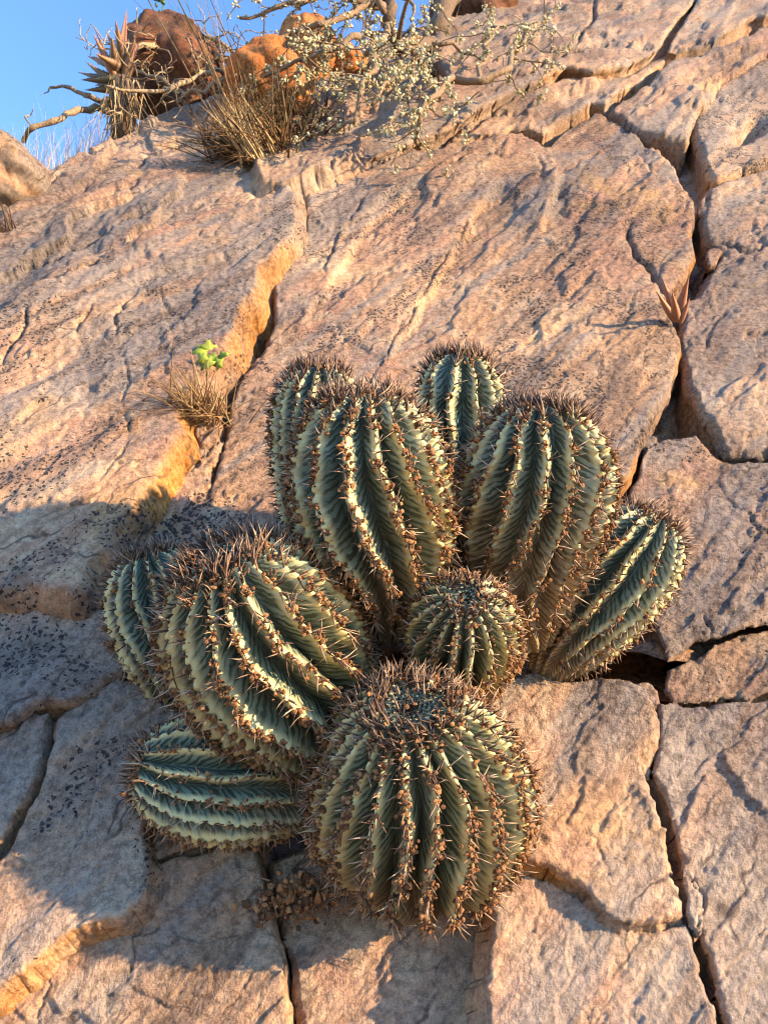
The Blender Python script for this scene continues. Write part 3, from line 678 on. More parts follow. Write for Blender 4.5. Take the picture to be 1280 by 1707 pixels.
def stem(cx, cy, z, axis, la, lb, R, nr, seed, twist=0.3, buds=1.0, spine=1.0, grey=0.5, base_r=0.45, bend=(0, 0, 0), dome=1.15, depth=0.35, label=None, swirl=0.0, crown=1.0, woody=0.0):
    rg = np.random.default_rng(seed)
    c = pz(cx, cy, z); ax = nrm(cam2w(axis)); apex = c+ax*la; base = c-ax*lb+cam2w(bend)
    ctrl = c - ax*lb*0.35
    L = la+lb; D = min(R*dome, L*0.7)
    # profile: axial position and radius, denser over the dome
    nside, ndome = int(46+L*260), 64
    t1 = np.linspace(0, 1, nside, endpoint=False); ph = np.linspace(0, math.pi/2, ndome)
    aa = np.concatenate([t1*(L-D), (L-D)+D*np.sin(ph)])
    side = base_r+(1-base_r)*np.sin(math.pi/2*np.clip(t1, 0, 1)**0.95)
    rr = np.concatenate([R*side, R*np.maximum(np.cos(ph), 0.0)**0.86])
    rr = np.maximum(rr, R*0.004)
    aa = aa - 0.07*R*np.exp(-(rr/(0.22*R))**2)
    arc = np.concatenate([[0], np.cumsum(np.hypot(np.diff(aa), np.diff(rr)))])
    nA = len(aa); per = 14; nT = nr*per
    # axis curve
    f = np.clip(aa/L, 0, 1.02)[:, None]
    axp = (1-f)**2*base+2*f*(1-f)*(base*0.0+ctrl+ax*0)+f**2*apex
    axp = np.where(f > 1, apex, axp)
    tan = nrm(np.gradient(axp, axis=0)); tan[-12:] = tan[-13]
    # keep dimple: displace along tangent
    e1 = nrm(np.cross(tan, FWD+0.01*AX)); e2 = np.cross(tan, e1)
    k = np.arange(nT); xr = np.abs(((k % per)/per)*2-1)          # 1 at crest centre? -> furrow at 1
    xr = np.where(k % per <= per//2, (k % per)/(per/2), 2-(k % per)/(per/2))   # 0 crest .. 1 furrow
    th0 = k*2*math.pi/nT
    rib = k//per + (k % per > per/2); rib = rib % nr
    ribphase = rg.uniform(0, 6.28, nr); ribamp = rg.uniform(0.4, 1.0, nr)
    s = (arc/arc[-1])
    tw = (twist*(s-0.5)+swirl*np.sin(math.pi*1.7*s+0.6))[:, None]
    sway = (0.26*np.sin(arc[:, None]*48+ribphase[rib][None])*ribamp[rib][None] + 0.10*np.sin(arc[:, None]*160+2*ribphase[rib][None]))*(2*math.pi/nr)*0.55*(1-xr[None]*0.5)
    th = th0[None]+tw+sway
    dfade = sstep(0.015, 0.24, rr/R)[:, None]*(0.55+0.45*sstep(0, 0.3, s))[:, None]
    prof = (np.sqrt(xr**2+0.11**2)-0.11)/(math.sqrt(1.0121)-0.11)
    prof = prof**0.92
    tub = 0.030*np.exp(-(xr/0.22)**2)[None]*np.cos(arc[:, None]*2*math.pi/0.0085+ribphase[rib][None]*3)
    flute = 0.004*np.sin(arc[:, None]*2*math.pi/0.0062-2.4*(xr[None]**1.6)+ribphase[rib][None])*(xr*(1-xr)*4)[None]
    wob = 0.045*np.sin(th0[None]*2+ribphase[0]+arc[:, None]*18)+0.03*np.sin(th0[None]*3+ribphase[1]-arc[:, None]*25)
    rad = rr[:, None]*(1-depth*prof[None]*dfade+(tub+flute)*dfade+wob*np.sqrt(dfade)+0.05*(ribamp[rib]-0.7)[None]*dfade)
    P = axp[:, None]+rad[..., None]*(np.cos(th)[..., None]*e1[:, None]+np.sin(th)[..., None]*e2[:, None])
    dim = -0.07*R*np.exp(-(rr/(0.22*R))**2)
    V = P.reshape(-1, 3)
    i = np.arange(nA-1)[:, None]*nT; j = k[None]; j2 = (k+1) % nT
    Q = np.stack([i+j, i+j2[None], i+nT+j2[None], i+nT+j], -1).reshape(-1, 4)
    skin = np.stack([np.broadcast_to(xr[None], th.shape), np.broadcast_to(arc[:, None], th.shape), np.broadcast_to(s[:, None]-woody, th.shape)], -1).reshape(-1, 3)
    rid = np.broadcast_to((grey+0.15*np.sin(ribphase[rib]))[None], th.shape).reshape(-1)  # low grey gives shaded stems the skin with shade painted in
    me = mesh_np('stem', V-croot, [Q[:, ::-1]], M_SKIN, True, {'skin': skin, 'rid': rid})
    st = obj('stem', me, CACTUS)
    if label: st['label'] = label
    # areoles along each crest
    sp = MB(); bd = MB(); p_, d_, l_, r_, t_ = [], [], [], [], []; bp, br, bt = [], [], []
    cr_idx = np.arange(nr)*per
    for r in range(nr):
        line = P[:, cr_idx[r]]
        al = np.concatenate([[0], np.cumsum(np.linalg.norm(np.diff(line, axis=0), axis=1))])
        tot = al[-1]; pos = 0.10*tot+rg.uniform(0, 0.006)
        while pos < tot-0.0015:
            q = np.array([np.interp(pos, al, line[:, m]) for m in range(3)])
            ii = min(np.searchsorted(al, pos), nA-2)
            tg = nrm(line[ii+1]-line[max(ii-1, 0)])
            cen = axp[ii]; outd = nrm(q-cen); outd = nrm(outd-tg*outd.dot(tg))
            frac = pos/tot; young = sstep(0.80, 0.97, frac); mid = 1-young
            sd_ = np.cross(outd, tg)
            # main spines
            nsp = rg.integers(3, 5) if frac > 0.8 else rg.integers(2, 4) if frac > 0.5 else rg.integers(1, 4)
            for m in range(nsp):
                if rg.random() < 0.12: continue
                dv = outd*(1.0-0.1*young)+tg*(rg.normal(-0.10, 0.38)*mid+young*rg.normal(0.35, 0.22))+sd_*rg.normal(0, 0.42*mid+0.22)
                ln = spine*(rg.uniform(0.006, 0.0135)*mid+young*rg.uniform(0.010, 0.019))*(0.75+0.5*R/0.07)
                p_.append(q-outd*0.001); d_.append(dv); l_.append(ln); r_.append(rg.uniform(0.0006, 0.0010)*(1+0.3*young))
                t_.append(np.clip(rg.normal(0.42, 0.24)-0.24*young+0.10*(1-frac), 0.05, 1))
            # dried flower heads
            if frac < 0.93 and rg.random() < buds*(0.30+0.65*sstep(0.86, 0.62, frac))*(0.4+0.6*sstep(0.12, 0.35, frac))*(0.6+0.8*(math.sin(ribphase[r]*3+pos*40)*0.5+0.5)):
                for m in range(rg.integers(4, 12)):
                    bp.append(q+outd*rg.uniform(0.0005, 0.0035)+sd_*rg.normal(0, 0.0024)+tg*rg.normal(0, 0.002))
                    br.append(rg.uniform(0.0006, 0.0018)*(0.8+0.3*R/0.07)); bt.append(rg.uniform(0.1, 0.9))
            pos += rg.uniform(0.0050, 0.0085)*(1-0.45*young)
    qd = rr[nside:][::-1]; ad = aa[nside:][::-1]
    for m in range(int(crown*55*R/0.07)):
        a_ = rg.uniform(0, 6.28); q_ = R*0.45*math.sqrt(rg.random()); dv = math.cos(a_)*e1[-1]+math.sin(a_)*e2[-1]
        pt = axp[-1]+dv*q_+tan[-1]*(np.interp(q_, qd, ad)-aa[-1]-0.001)
        dd_ = tan[-1]+dv*(1.6*q_/R+rg.normal(0, 0.2))+rg.normal(0, 0.18, 3)
        p_.append(pt); d_.append(dd_); l_.append(spine*rg.uniform(0.006, 0.021)*(0.7+0.3*R/0.07)); r_.append(rg.uniform(0.0006, 0.0011)); t_.append(rg.uniform(0.05, 0.8))
        for m2 in range(2): bp.append(pt+rg.normal(0, 0.0025, 3)+nrm(dd_)*rg.uniform(0, 0.003)); br.append(rg.uniform(0.0007, 0.0018)); bt.append(rg.uniform(0, 0.7))
    cones(sp, np.array(p_), np.array(d_), np.array(l_), np.array(r_), np.array(t_))
    sp.build('spines', M_SPINE, st, croot, kind='stuff')
    if bp:
        lumps(bd, np.array(bp), np.array(br), np.array(bt)); bd.build('dried_flower_heads', M_BUD, st, croot, smooth=False, kind='stuff')
    return st

stem(535, 722, 0.660, (-0.05, 0.98, 0.10), 0.0594, 0.1697, 0.0453, 15, 101, 0.3, 0.4, 1.0, 0.2, swirl=0.2, label='narrow grey-green stem rising behind the tallest stem')
stem(765, 690, 0.710, (0.0, 0.99, 0.10), 0.0579, 0.1962, 0.0448, 13, 102, 0.0, 0.3, 1.0, 0.35, swirl=0.1, label='small rounded stem tip showing behind two larger stems')
stem(612, 815, 0.590, (-0.05, 0.98, 0.22), 0.0793, 0.1274, 0.0689, 16, 103, 0.5, 1.0, 1.0, 0.55, 0.22, bend=(0.012, 0, 0), swirl=0.35, label='tallest broad stem with brown flower heads on its ribs')
stem(890, 805, 0.620, (0.07, 0.97, 0.22), 0.0682, 0.1562, 0.0625, 15, 104, -0.5, 0.7, 1.0, 0.4, 0.34, bend=(0.014, 0.012, 0), swirl=-0.4, woody=0.20, label='broad upright stem with deep dark furrows')
stem(1018, 972, 0.66, (0.56, 0.81, 0.15), 0.074, 0.105, 0.050, 15, 105, -0.3, 0.15, 0.9, 0.35, 0.32, swirl=-0.15, label='slender outermost stem leaning over a dark hollow')
stem(772, 1050, 0.565, (-0.05, 0.66, 0.74), 0.045, 0.10, 0.043, 16, 106, 0.2, 0.6, 0.8, 0.6, 0.5, crown=0.7, label='small young stem squeezed between the larger ones')
stem(272, 1018, 0.665, (-0.25, 0.95, 0.12), 0.058, 0.12, 0.047, 16, 107, 0.2, 0.15, 0.9, 0.0, 0.5, swirl=0.2, label='shaded blue-green stem tucked behind a wide stem')
stem(358, 1298, 0.572, (-0.91, 0.27, 0.28), 0.064, 0.09, 0.046, 15, 108, 0.3, 0.5, 0.8, 0.05, 0.5, swirl=0.25, label='low shaded stem pointing sideways along the rock')
stem(432, 1060, 0.565, (-0.30, 0.84, 0.45), 0.078, 0.135, 0.075, 18, 109, 0.55, 1.0, 1.1, 0.6, 0.35, bend=(0.03, 0, 0), swirl=0.3, label='wide stem with bright yellow-lit ribs and a dark spiny crown')
stem(700, 1312, 0.53, (-0.11, 0.86, 0.50), 0.084, 0.10, 0.076, 20, 110, -0.2, 1.3, 1.0, 0.75, 0.5, crown=1.1, swirl=-0.2, label='lowest and fattest stem with ribs thick with brown flower heads')
def dead_stem():
    mb = MB(); n = 260
    c = spt(500, 1492, 0.012); r = RNG.normal(0, 1, (n, 3))
    p = c + (r[:, :1]*0.015*AX+r[:, 1:2]*0.008*UPV-np.abs(r[:, 2:])*0.006*FWD) + (r[:, :1]*0.002*UPV)
    lumps(mb, p, RNG.uniform(0.001, 0.0032, n), RNG.uniform(0, 0.9, n), 0.4)
    m2 = 90; q = c+RNG.normal(0, 1, (m2, 1))*0.016*AX+RNG.normal(0, 1, (m2, 1))*0.007*UPV
    cones(mb, q, RNG.normal(0, 1, (m2, 3))-0.6*FWD-0.3*UPV, RNG.uniform(0.006, 0.014, m2), np.full(m2, 0.0008), RNG.uniform(0.2, 0.9, m2))
    mb.build('withered_stem', M_BUD, CACTUS, croot, smooth=False, label='crumbling brown remains of a dead stem')
dead_stem()

# ------------------------------------------------------------------ grasses, aloes, shrubs, boulders
M_STRAW = tone_material('dry_straw', [(0.0, (0.09, 0.05, 0.03)), (0.4, (0.27, 0.17, 0.085)), (0.75, (0.45, 0.33, 0.17)), (1.0, (0.56, 0.46, 0.28))], 0.7)
M_TUFT = tone_material('mixed_grass', [(0.0, (0.055, 0.032, 0.022)), (0.3, (0.12, 0.062, 0.034)), (0.55, (0.085, 0.085, 0.035)), (0.75, (0.24, 0.145, 0.075)), (1.0, (0.42, 0.28, 0.14))], 0.7)
M_GREEN = tone_material('fresh_leaf', [(0.0, (0.05, 0.09, 0.02)), (1.0, (0.24, 0.30, 0.035))], 0.5)
M_ALOE = tone_material('aloe_leaf', [(0.0, (0.07, 0.085, 0.06)), (0.5, (0.22, 0.14, 0.085)), (1.0, (0.36, 0.15, 0.09))], 0.5, 220, 0.2)
M_BARK = tone_material('bark', [(0.0, (0.07, 0.05, 0.04)), (0.5, (0.21, 0.15, 0.10)), (1.0, (0.42, 0.33, 0.21))], 0.9, 140, 0.9, bd=0.006)
M_LICHEN = tone_material('pale_lichen', [(0.0, (0.27, 0.24, 0.12)), (0.5, (0.50, 0.46, 0.27)), (1.0, (0.66, 0.62, 0.44))], 0.9)

def blade(mb, p, d, l, r, droop, tone, k=7, n=4, flat=0.35, rg=random):
    """one grass blade: a thin tapering curved strip"""
    d = nrm(d); side = nrm(np.cross(d, [rg.uniform(-1, 1), rg.uniform(-1, 1), 0.2]))
    f = np.linspace(0, 1, k)[:, None]
    pts = p + d*l*f + np.array([0, 0, -1.0])*droop*l*f*f + side*l*rg.uniform(-0.3, 0.3)*f*f
    mb.tube(pts, r*(1-0.92*f[:, 0]), n, tone, flat)

def tuft(name, base, n, lens, dirs, label, cat, mat, rad=0.0012, droop=0.3, spread=0.5, br=0.015, seed=1, tones=(0.3, 1.0), group=None):
    rg = random.Random(seed); t = thing(name, base, label, cat, group)
    for nm, share in (('blades', 0.8), ('dead_blades', 0.2)):
        mb = MB()
        for k in range(int(n*share)):
            d0 = np.array(dirs[rg.randrange(len(dirs))], float)
            d = d0+np.array([rg.gauss(0, spread), rg.gauss(0, spread), rg.gauss(0, spread)])
            p = base+np.array([rg.gauss(0, br), rg.gauss(0, br*0.6), rg.gauss(0, br*0.4)])
            tn = rg.uniform(*tones) if nm == 'blades' else rg.uniform(0, 0.45)
            blade(mb, p, d, rg.uniform(*lens)*(1 if nm == 'blades' else 0.6), rad*rg.uniform(0.7, 1.3), droop*rg.uniform(0.3, 1.7), tn, rg=rg)
        mb.build(nm, mat, t, base, kind='stuff')
    return t

def dirw(x, y, tocam): return cam2w((x, y, tocam))
# dry tuft and green sprig in the crack of the left slab
gb = spt(338, 692, 0.045)
tuft('grass_tuft', gb, 230, (0.03, 0.10), [dirw(-0.75, 0.35, 0.5), dirw(-0.25, 0.85, 0.4), dirw(0.2, 0.9, 0.35), dirw(-0.6, 0.5, 0.3)], 'small dry straw-coloured grass tuft growing in the orange crack', 'grass', M_STRAW, 0.0014, 0.2, 0.45, 0.018, 3, (0.0, 0.75))
def sprig():
    b = spt(352, 640, 0.03); t = thing('leafy_sprig', b, 'bright green lobed sprig above the small straw-coloured tuft', 'plant')
    mb = MB(); top = pz(346, 592, slab(np.array(346.), np.array(592.))[1]-0.12)
    pts = np.array([b, b*0.5+top*0.5+0.004*AX, top]); mb.tube(pts, [0.0012, 0.001, 0.0007], 5, 0.5)
    mb.build('stalk', M_GREEN, t, b)
    rg = random.Random(5)
    for k, (px, py, s) in enumerate([(338, 586, .010), (350, 582, .010), (356, 596, .009), (344, 604, .009), (336, 596, .007), (370, 590, .006), (362, 606, .007), (376, 589, .004)]):
        c = pz(px, py, slab(np.array(float(px)), np.array(float(py)))[1]-0.12+rg.uniform(-.008, .008))
        nrm_ = nrm(cam2w((rg.uniform(-.6, .6), rg.uniform(0, .8), 1))); e1 = nrm(np.cross(nrm_, UPV)); e2 = np.cross(nrm_, e1)
        n = 15; a = np.arange(n)*2*math.pi/n; r = 1.5*s*(0.75+0.25*np.cos(a*5+k))
        rim = c+(r*np.cos(a))[:, None]*e1+(r*np.sin(a))[:, None]*e2-nrm_*(0.002+0.15*s*np.sin(a*2)[:, None])
        v = np.concatenate([rim, [c], rim-nrm_*0.0006, [c-nrm_*0.0006]])
        j = np.arange(n); j2 = (j+1) % n
        tt = np.concatenate([np.stack([j, j2, np.full(n, n)], -1), np.stack([n+1+j2, n+1+j, np.full(n, 2*n+1)], -1)])
        qq = np.stack([j, n+1+j, n+1+j2, j2], -1)
        m = MB(); m.add(v, qq, tt, rg.uniform(0.4, 1.0)); m.build('leaf', M_GREEN, t, b)
sprig()

def aloe_leaf(parent, base, p, d, l, wdt, curl, tone, rg, teeth=True):
    mb = MB(); d = nrm(d)
    up = np.array([0, 0, 1.0]); sidev = nrm(np.cross(d, up+0.01*AX)); face = np.cross(sidev, d)
    k = 11; f = np.linspace(0, 1, k)[:, None]
    pts = p+d*l*f+face*curl*l*f*f
    tan = nrm(np.gradient(pts, axis=0)); sd2 = np.broadcast_to(sidev, tan.shape); fc = np.cross(sd2, tan)
    wd = wdt*(1-f[:, 0]**1.5)*(0.85+0.3*np.sin(f[:, 0]*math.pi))+0.0006
    prof = [(-1, 0.25), (-0.5, -0.12), (0, -0.22), (0.5, -0.12), (1, 0.25), (0.5, -0.42), (0, -0.55), (-0.5, -0.42)]
    ring = np.stack([pts+sd2*(wd*a)[:, None]+fc*(wd*b)[:, None] for a, b in prof], 1)
    n = len(prof); v = np.concatenate([ring.reshape(-1, 3), pts[-1:]+tan[-1:]*wdt*0.2])
    i = np.arange(k-1)[:, None]*n; j = np.arange(n)[None]; j2 = (j+1) % n
    q = np.stack([i+j, i+j2, i+n+j2, i+n+j], -1).reshape(-1, 4); j = np.arange(n)
    t = np.stack([(k-1)*n+j, (k-1)*n+(j+1) % n, np.full(n, k*n)], -1)
    mb.add(v, q, t, np.clip(np.concatenate([np.repeat(tone+0.35*(f[:, 0]-0.3), n), [1.0]]), 0, 1))
    o = mb.build('leaf', M_ALOE, parent, base)
    if teeth:
        m2 = MB(); pp = []; dd = []
        for s_ in (-1, 1):
            for m in range(1, k-1):
                pp.append(pts[m]+sd2[m]*wd[m]*s_*0.97+fc[m]*wd[m]*0.22); dd.append(sd2[m]*s_+tan[m]*0.4)
        cones(m2, np.array(pp), np.array(dd), np.full(len(pp), wdt*0.22), np.full(len(pp), wdt*0.06), np.full(len(pp), 0.9)); m2.build('teeth', M_ALOE, o, base, kind='stuff')
    return o
def zs(px, py, w=0.0): return float(slab(np.array(float(px)), np.array(float(py)), w)[1])

# young aloe wedged in the crack beside the centre slab
b = spt(1128, 548, 0.0); t = thing('young_aloe', b, 'tiny reddish aloe with five horn-like leaves wedged in the crack', 'aloe'); rg = random.Random(2)
zb = zs(1128, 545, 0.02)
for (x0, y0, x1, y1, dz, wd, cu) in [(1132, 520, 1144, 458, 0.03, .0075, -.16), (1124, 522, 1104, 468, 0.035, .0055, .06), (1120, 525, 1094, 490, 0.03, .0055, .08), (1128, 525, 1120, 488, 0.055, .006, .0), (1136, 530, 1150, 500, 0.02, .005, .1)]:
    p0 = pz(x0, y0, zb-0.01); p1 = pz(x1, y1, zb-dz); aloe_leaf(t, b, p0*0.6+b*0.4, p1-(p0*0.6+b*0.4), np.linalg.norm(p1-(p0*0.6+b*0.4)), wd, cu, 0.75, rg, False)

# aloe on the skyline
ZA = zs(215, 205, 0.03)
b = pz(208, 205, ZA); t = thing('skyline_aloe', b, 'spiky reddish aloe rosette on the skyline beside the rounded boulder', 'aloe'); rg = random.Random(4)
hub = pz(203, 128, ZA-0.02)
mb = MB(); mb.tube(np.array([b-0.05*UPV, (b+hub)/2, hub]), [0.03, 0.028, 0.02], 10, 0.2); mb.build('stem', M_BARK, t, b)
tips = [(161, 42), (192, 36), (214, 36), (152, 58), (186, 64), (145, 97), (160, 92), (139, 108), (168, 120), (131, 120), (136, 134), (142, 150), (226, 60), (236, 85), (205, 55), (175, 50), (160, 140), (148, 125)]
for k, (x, y) in enumerate(tips):
    p1 = pz(x, y, ZA-rg.uniform(-0.10, 0.12)); pb = hub+cam2w((rg.uniform(-.012, .012), rg.uniform(-.03, .02), rg.uniform(-.01, .012)))
    aloe_leaf(t, b, pb, p1-pb, np.linalg.norm(p1-pb), 0.0135, rg.uniform(-.05, .16), rg.uniform(0.25, 0.75) if y < 110 else 0.1, rg)
mb = MB(); r2 = random.Random(9)
for k in range(120):
    p = hub+cam2w((r2.gauss(0, .018), r2.uniform(-.05, 0), r2.gauss(0, .015))); blade(mb, p, cam2w((r2.gauss(0, .25), -1, r2.gauss(0, .2))), r2.uniform(.06, .16), .0025, 0, r2.uniform(.3, 1), rg=r2)
mb.build('dead_leaves', M_STRAW, t, b, kind='stuff')

# boulders on the crest
def boulder(name, px, py, z, rx, ry, rz, mat, seed, label, sub=4, tilt=0.0, amp=0.16):
    import bmesh
    bm = bmesh.new(); bmesh.ops.create_icosphere(bm, subdivisions=sub+1, radius=1.0)
    c = pz(px, py, z)
    R_ = Matrix.Rotation(tilt, 3, 'Y')
    for v in bm.verts:
        p = v.co.copy()
        q = Vector((p.x, p.y, p.z))
        f = 1+amp*mn.fractal(q*1.1+Vector((seed, 0, 0)), 1.0, 2.0, 4)
        cellp = mn.voronoi(q*1.4+Vector((0, seed, 0)))[0]
        f += 0.16*(cellp[1]-cellp[0])-0.06+0.03*mn.fractal(q*5+Vector((seed, 3, 0)), 1.0, 2.0, 4)
        q = R_ @ Vector((p.x*rx*f, p.y*ry*f, p.z*rz*f)); v.co = q
    me = bpy.data.meshes.new(name); bm.to_mesh(me); bm.free()
    for p in me.polygons: p.use_smooth = True
    me.materials.append(mat)
    o = obj(name, me, None, c, label=label, category='boulder', group='boulders on the crest'); return o
boulder('boulder', 290, 128, zs(270, 190, 0.03)+0.22, 0.145, 0.15, 0.145, M_BOULDER, 3, 'big dark rounded boulder behind the skyline aloe', 5, 0.35)
boulder('boulder', 512, 98, zs(520, 130, 0.03)+0.02, 0.085, 0.09, 0.13, M_ORANGE, 8, 'upright orange boulder seen through the shrub twigs', 4, -0.2)
boulder('boulder', 450, 142, zs(450, 180, 0.03)-0.02, 0.11, 0.10, 0.085, M_ORANGE, 15, 'low orange boulder above the thick grass tuft', 4, 0.3)
boulder('boulder', 575, 120, zs(580, 130, 0.03)+0.02, 0.07, 0.08, 0.055, M_ORANGE, 21, 'small orange boulder beside the upright orange one', 4, 0.1)
boulder('boulder', 0, 302, zs(20, 318, 0.03)+0.01, 0.10, 0.12, 0.075, M_PINK, 30, 'pinkish boulder on the skyline near the bare branches', 4, 0.25)
boulder('boulder', 788, 20, zs(780, 30, 0.03)+0.25, 0.16, 0.16, 0.12, M_BOULDER, 37, 'dark boulder behind the gnarled shrub trunk', 4, -0.2)

# big grass tuft
b = spt(428, 262, 0.035)
tuft('grass_tuft', b, 460, (0.05, 0.165), [dirw(-0.45, 0.85, 0.35), dirw(-0.75, 0.55, 0.45), dirw(-0.15, 0.95, 0.3), dirw(-0.85, 0.2, 0.5), dirw(0.35, 0.75, 0.4)], 'thick brown and olive grass tuft below the orange boulders', 'grass', M_TUFT, 0.0022, 0.28, 0.30, 0.04, 7, (0.0, 0.8))
b = spt(470, 225, 0.035)
tuft('grass_tuft', b, 330, (0.05, 0.16), [dirw(-0.2, 0.9, 0.4), dirw(0.4, 0.8, 0.4), dirw(0, 0.6, 0.8)], 'dark matted brown grass tuft under the low orange boulder', 'grass', M_TUFT, 0.0017, 0.4, 0.45, 0.06, 8, (0.0, 0.6))
b = spt(425, 268, 0.04)
tuft('grass_tuft', b, 110, (0.07, 0.13), [dirw(-0.45, 0.9, 0.3), dirw(-0.6, 0.75, 0.4)], 'short golden straw stubble under the thick brown and olive tuft', 'grass', M_STRAW, 0.0024, 0.0, 0.15, 0.018, 9, (0.5, 1.0))
b = spt(405, 235, 0.02)
tuft('grass_tuft', b, 15, (0.5, 0.8), [dirw(-0.38, 0.92, 0.0), dirw(-0.25, 0.95, 0.0), dirw(-0.5, 0.85, 0.05)], 'tall sparse grass stalks standing up in front of the sky', 'grass', M_TUFT, 0.0026, 0.02, 0.07, 0.03, 10, (0.5, 1.0))
b = spt(22, 400, 0.02)
tuft('dead_plant', b, 30, (0.04, 0.12), [dirw(-0.1, 0.9, 0.4), dirw(-0.4, 0.8, 0.3)], 'small dark dead plant in a pocket of the left slab', 'plant', M_TUFT, 0.0018, 0.2, 0.3, 0.012, 11, (0.0, 0.4))
# fine grass along the skyline
mb = MB(); rg = random.Random(12); b0 = pz(120, 275, zs(120, 268, 0.03))
for k in range(420):
    x = rg.uniform(-40, 210) if rg.random() < .75 else rg.uniform(330, 760)
    yb = np.interp(x, [c[0] for c in CREST], [c[1] for c in CREST])+6
    p = pz(x, yb, zs(x, yb, 0.0)+rg.uniform(0.02, 0.25)); L = rg.uniform(0.05, 0.17)
    blade(mb, p-0.04*UPV, cam2w((rg.gauss(0, .18), 1, rg.gauss(0, .1))), L+0.04, 0.0011, 0.05, rg.uniform(.6, 1), rg=rg)
mb.build('dry_skyline_grass', M_STRAW, None, b0, b0, kind='stuff', label='thin pale dry grass along the crest of the cliff', category='grass')

# ------------------------------------------------------------------ shrubs
def wob_line(pts, rg, amp=0.06, it=2):
    pts = [np.array(p, float) for p in pts]
    for _ in range(it):
        o = []
        for a, b_ in zip(pts[:-1], pts[1:]):
            L = np.linalg.norm(b_-a); o += [a, (a+b_)/2+np.array([rg.gauss(0, 1), rg.gauss(0, 1), rg.gauss(0, 1)])*L*amp]
        pts = o+[pts[-1]]
    return np.array(pts)
def twigs(mb, lich, pts, r, rg, n, ln, level, lichen, tone, hang=0.0):
    k = len(pts); cum = np.concatenate([[0], np.cumsum(np.linalg.norm(np.diff(pts, axis=0), axis=1))])
    if lichen > 0:
        m = int(cum[-1]*lichen*rg.uniform(0.7, 1.2))
        for _ in range(m):
            s_ = rg.uniform(0.1, 1)*cum[-1]; q = np.array([np.interp(s_, cum, pts[:, a]) for a in range(3)])
            for _2 in range(rg.randint(2, 7)):
                lich.append((q+np.array([rg.gauss(0, 1), rg.gauss(0, 1), rg.gauss(0, 1)])*0.0042, rg.uniform(0.0013, 0.0040), rg.uniform(0.0, 0.9)))
    if level == 0: return
    for _ in range(n):
        s_ = rg.uniform(0.2, 1.0)*cum[-1]; q = np.array([np.interp(s_, cum, pts[:, a]) for a in range(3)])
        i = min(np.searchsorted(cum, s_), k-1); tg = nrm(pts[i]-pts[max(i-1, 0)])
        d = nrm(tg*0.6+np.array([rg.gauss(0, 1), rg.gauss(0, .7), rg.gauss(0, 1)-hang])*0.75)
        L = ln*rg.uniform(0.45, 1.2); m = 5
        line = [q]
        for a in range(m):
            d = nrm(d+np.array([rg.gauss(0, 1), rg.gauss(0, 1), rg.gauss(0, 1)-hang*0.3])*0.33); line.append(line[-1]+d*L/m)
        line = np.array(line); r1 = max(r*0.55, 0.0016)
        mb.tube(line, np.linspace(r1, max(r1*0.35, 0.0009), m+1), 5, np.clip(tone+rg.uniform(-.25, .25), 0, 1))
        twigs(mb, lich, line, r1, rg, max(2, n//2), ln*0.6, level-1, lichen, tone, hang)
def shrub(name, base, branches, label, rg, lichen, tone, n=5, ln=0.16, level=2, hang=0.3, cat='shrub'):
    t = thing(name, base, label, cat); lich = []
    for (pp, r0, r1, lv) in branches:
        mb = MB(); pts = wob_line([spt(x, y, w) for x, y, w in pp], rg)
        big = r0 > 0.02
        mb.tube(pts, np.linspace(r0, r1, len(pts))*(1+0.12*np.sin(np.arange(len(pts))*1.7)), 8, tone*(0.5 if big else 1))
        twigs(mb, lich, pts, max(r1, 0.003), rg, n if lv else 0, ln, min(level, lv), lichen*(0.3 if big else 1), tone, hang)
        mb.build('trunk' if big else 'branch', M_BARK, t, base)
    if lich:
        mb = MB(); lumps(mb, np.array([a[0] for a in lich]), np.array([a[1] for a in lich]), np.array([a[2] for a in lich]), 0.45)
        mb.build('lichen', M_LICHEN, t, base, smooth=False, kind='stuff')
    return t
rg = random.Random(31)
b = spt(745, 70, 0.02)
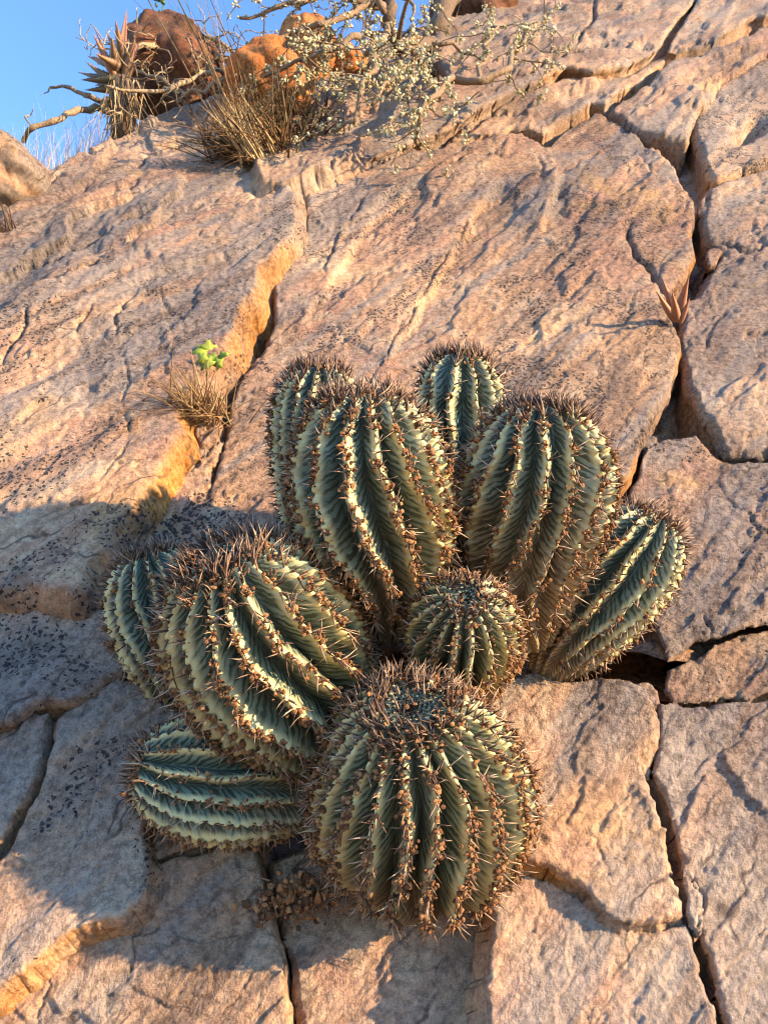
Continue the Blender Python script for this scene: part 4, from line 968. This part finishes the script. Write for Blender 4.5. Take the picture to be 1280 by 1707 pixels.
shrub('lichen_shrub', b, [
 ([(745, 90, 0.0), (725, 55, 0.06), (738, 15, 0.10), (770, -40, 0.12)], 0.036, 0.026, 0),
 ([(720, 80, 0.04), (690, 95, 0.10), (660, 75, 0.14), (645, 40, 0.17), (640, -15, 0.20)], 0.0205, 0.013, 1),
 ([(735, 65, 0.06), (742, 110, 0.09), (748, 132, 0.12)], 0.022, 0.010, 0),
 ([(748, 132, 0.12), (800, 135, 0.13), (840, 118, 0.14), (862, 85, 0.14), (878, 52, 0.15), (915, 25, 0.15)], 0.009, 0.004, 2),
 ([(748, 130, 0.12), (735, 152, 0.13), (708, 170, 0.13), (700, 200, 0.11), (694, 240, 0.06)], 0.008, 0.003, 2),
 ([(645, 40, 0.17), (612, 80, 0.17), (625, 118, 0.16), (600, 160, 0.14), (590, 205, 0.10), (552, 218, 0.08)], 0.008, 0.003, 2),
 ([(640, 10, 0.20), (585, 25, 0.20), (530, 40, 0.20), (490, 52, 0.18), (440, 78, 0.16)], 0.009, 0.004, 2),
 ([(640, 0, 0.20), (560, -10, 0.22), (480, 5, 0.22), (400, 30, 0.20)], 0.009, 0.003, 2),
 ([(690, 95, 0.10), (670, 120, 0.14), (640, 140, 0.14), (620, 175, 0.12)], 0.007, 0.003, 2),
 ([(600, 60, 0.18), (560, 80, 0.17), (520, 95, 0.16), (480, 110, 0.14), (440, 128, 0.12)], 0.007, 0.003, 2),
 ([(720, 75, 0.06), (690, 130, 0.12), (680, 170, 0.10)], 0.007, 0.003, 2),
 ([(640, 20, 0.2), (600, -20, 0.22), (540, -40, 0.25)], 0.008, 0.003, 2),
 ([(800, 135, 0.13), (815, 90, 0.15), (830, 45, 0.16), (820, 10, 0.17)], 0.005, 0.002, 1),
 ], 'gnarled shrub crusted with pale yellow lichen hanging over the crest', rg, 46, 0.5, 7, 0.16, 2, 0.45)
rg = random.Random(44)
b = spt(420, 120, 0.03)
shrub('dry_shrub', b, [
 ([(440, 128, 0.04), (400, 118, 0.08), (350, 122, 0.10), (300, 140, 0.10), (240, 152, 0.10), (175, 143, 0.12)], 0.007, 0.003, 2),
 ([(420, 120, 0.04), (360, 95, 0.08), (310, 60, 0.12), (262, 74, 0.12), (212, 92, 0.12), (208, 125, 0.1)], 0.011, 0.005, 2),
 ([(420, 122, 0.04), (370, 135, 0.08), (320, 150, 0.08), (270, 130, 0.08), (230, 118, 0.08)], 0.006, 0.003, 2),
 ([(425, 115, 0.04), (380, 80, 0.1), (340, 60, 0.12)], 0.006, 0.003, 2),
 ], 'bare orange-brown twiggy shrub lying across the dark boulder', rg, 5, 0.75, 10, 0.12, 2, 0.05)
rg = random.Random(52)
b = spt(165, 185, 0.03)
t = shrub('bare_branch', b, [
 ([(190, 190, 0.02), (160, 178, 0.05), (130, 183, 0.06), (90, 202, 0.06), (50, 216, 0.05), (40, 236, 0.02)], 0.0085, 0.005, 0),
 ([(185, 178, 0.02), (150, 160, 0.05), (120, 147, 0.06), (84, 146, 0.06)], 0.008, 0.003, 0),
 ([(84, 146, 0.06), (70, 158, 0.06)], 0.0022, 0.001, 0),
 ([(170, 182, 0.03), (185, 165, 0.05), (200, 145, 0.05)], 0.008, 0.005, 0),
 ([(52, 214, 0.05), (42, 195, 0.05), (56, 182, 0.05)], 0.003, 0.001, 0),
 ], 'bare grey branches sticking out from below the skyline aloe', rg, 0, 0.6, 2, 0.05, 1, 0.0, 'branch')
# thin twig lying on the centre slab
mb = MB(); pts = wob_line([spt(x, y, 0.012) for x, y in [(1052, 622), (1066, 626), (1068, 655), (1062, 680), (1048, 705), (1020, 745)]], random.Random(3), 0.04)
b = pts[-1].copy(); mb.tube(pts, np.linspace(0.0007, 0.0013, len(pts)), 5, 0.25)
mb.build('fallen_twig', M_BARK, None, b, b, label='thin curved dead twig lying on the centre slab', category='twig')
# small leafy twig on the boulder
b = pz(270, 42, zs(270, 190, 0.03)+0.2); t = thing('leafy_twig', b, 'small dark green leafy twig growing on top of the dark rounded boulder', 'plant')
mb = MB(); pts = np.array([b-0.03*UPV, b+0.03*UPV, b+0.09*UPV+0.01*AX]); mb.tube(pts, [0.003, 0.002, 0.001], 5, 0.1); mb.build('stalk', M_GREEN, t, b)
mb = MB(); p = b+RNG.uniform(0.0, 0.09, (26, 1))*UPV+RNG.normal(0, 0.014, (26, 1))*AX+RNG.normal(0, 0.01, (26, 1))*FWD; lumps(mb, p, RNG.uniform(0.004, 0.009, 26), RNG.uniform(0, 0.3, 26)); mb.build('leaves', M_GREEN, t, b, kind='stuff')
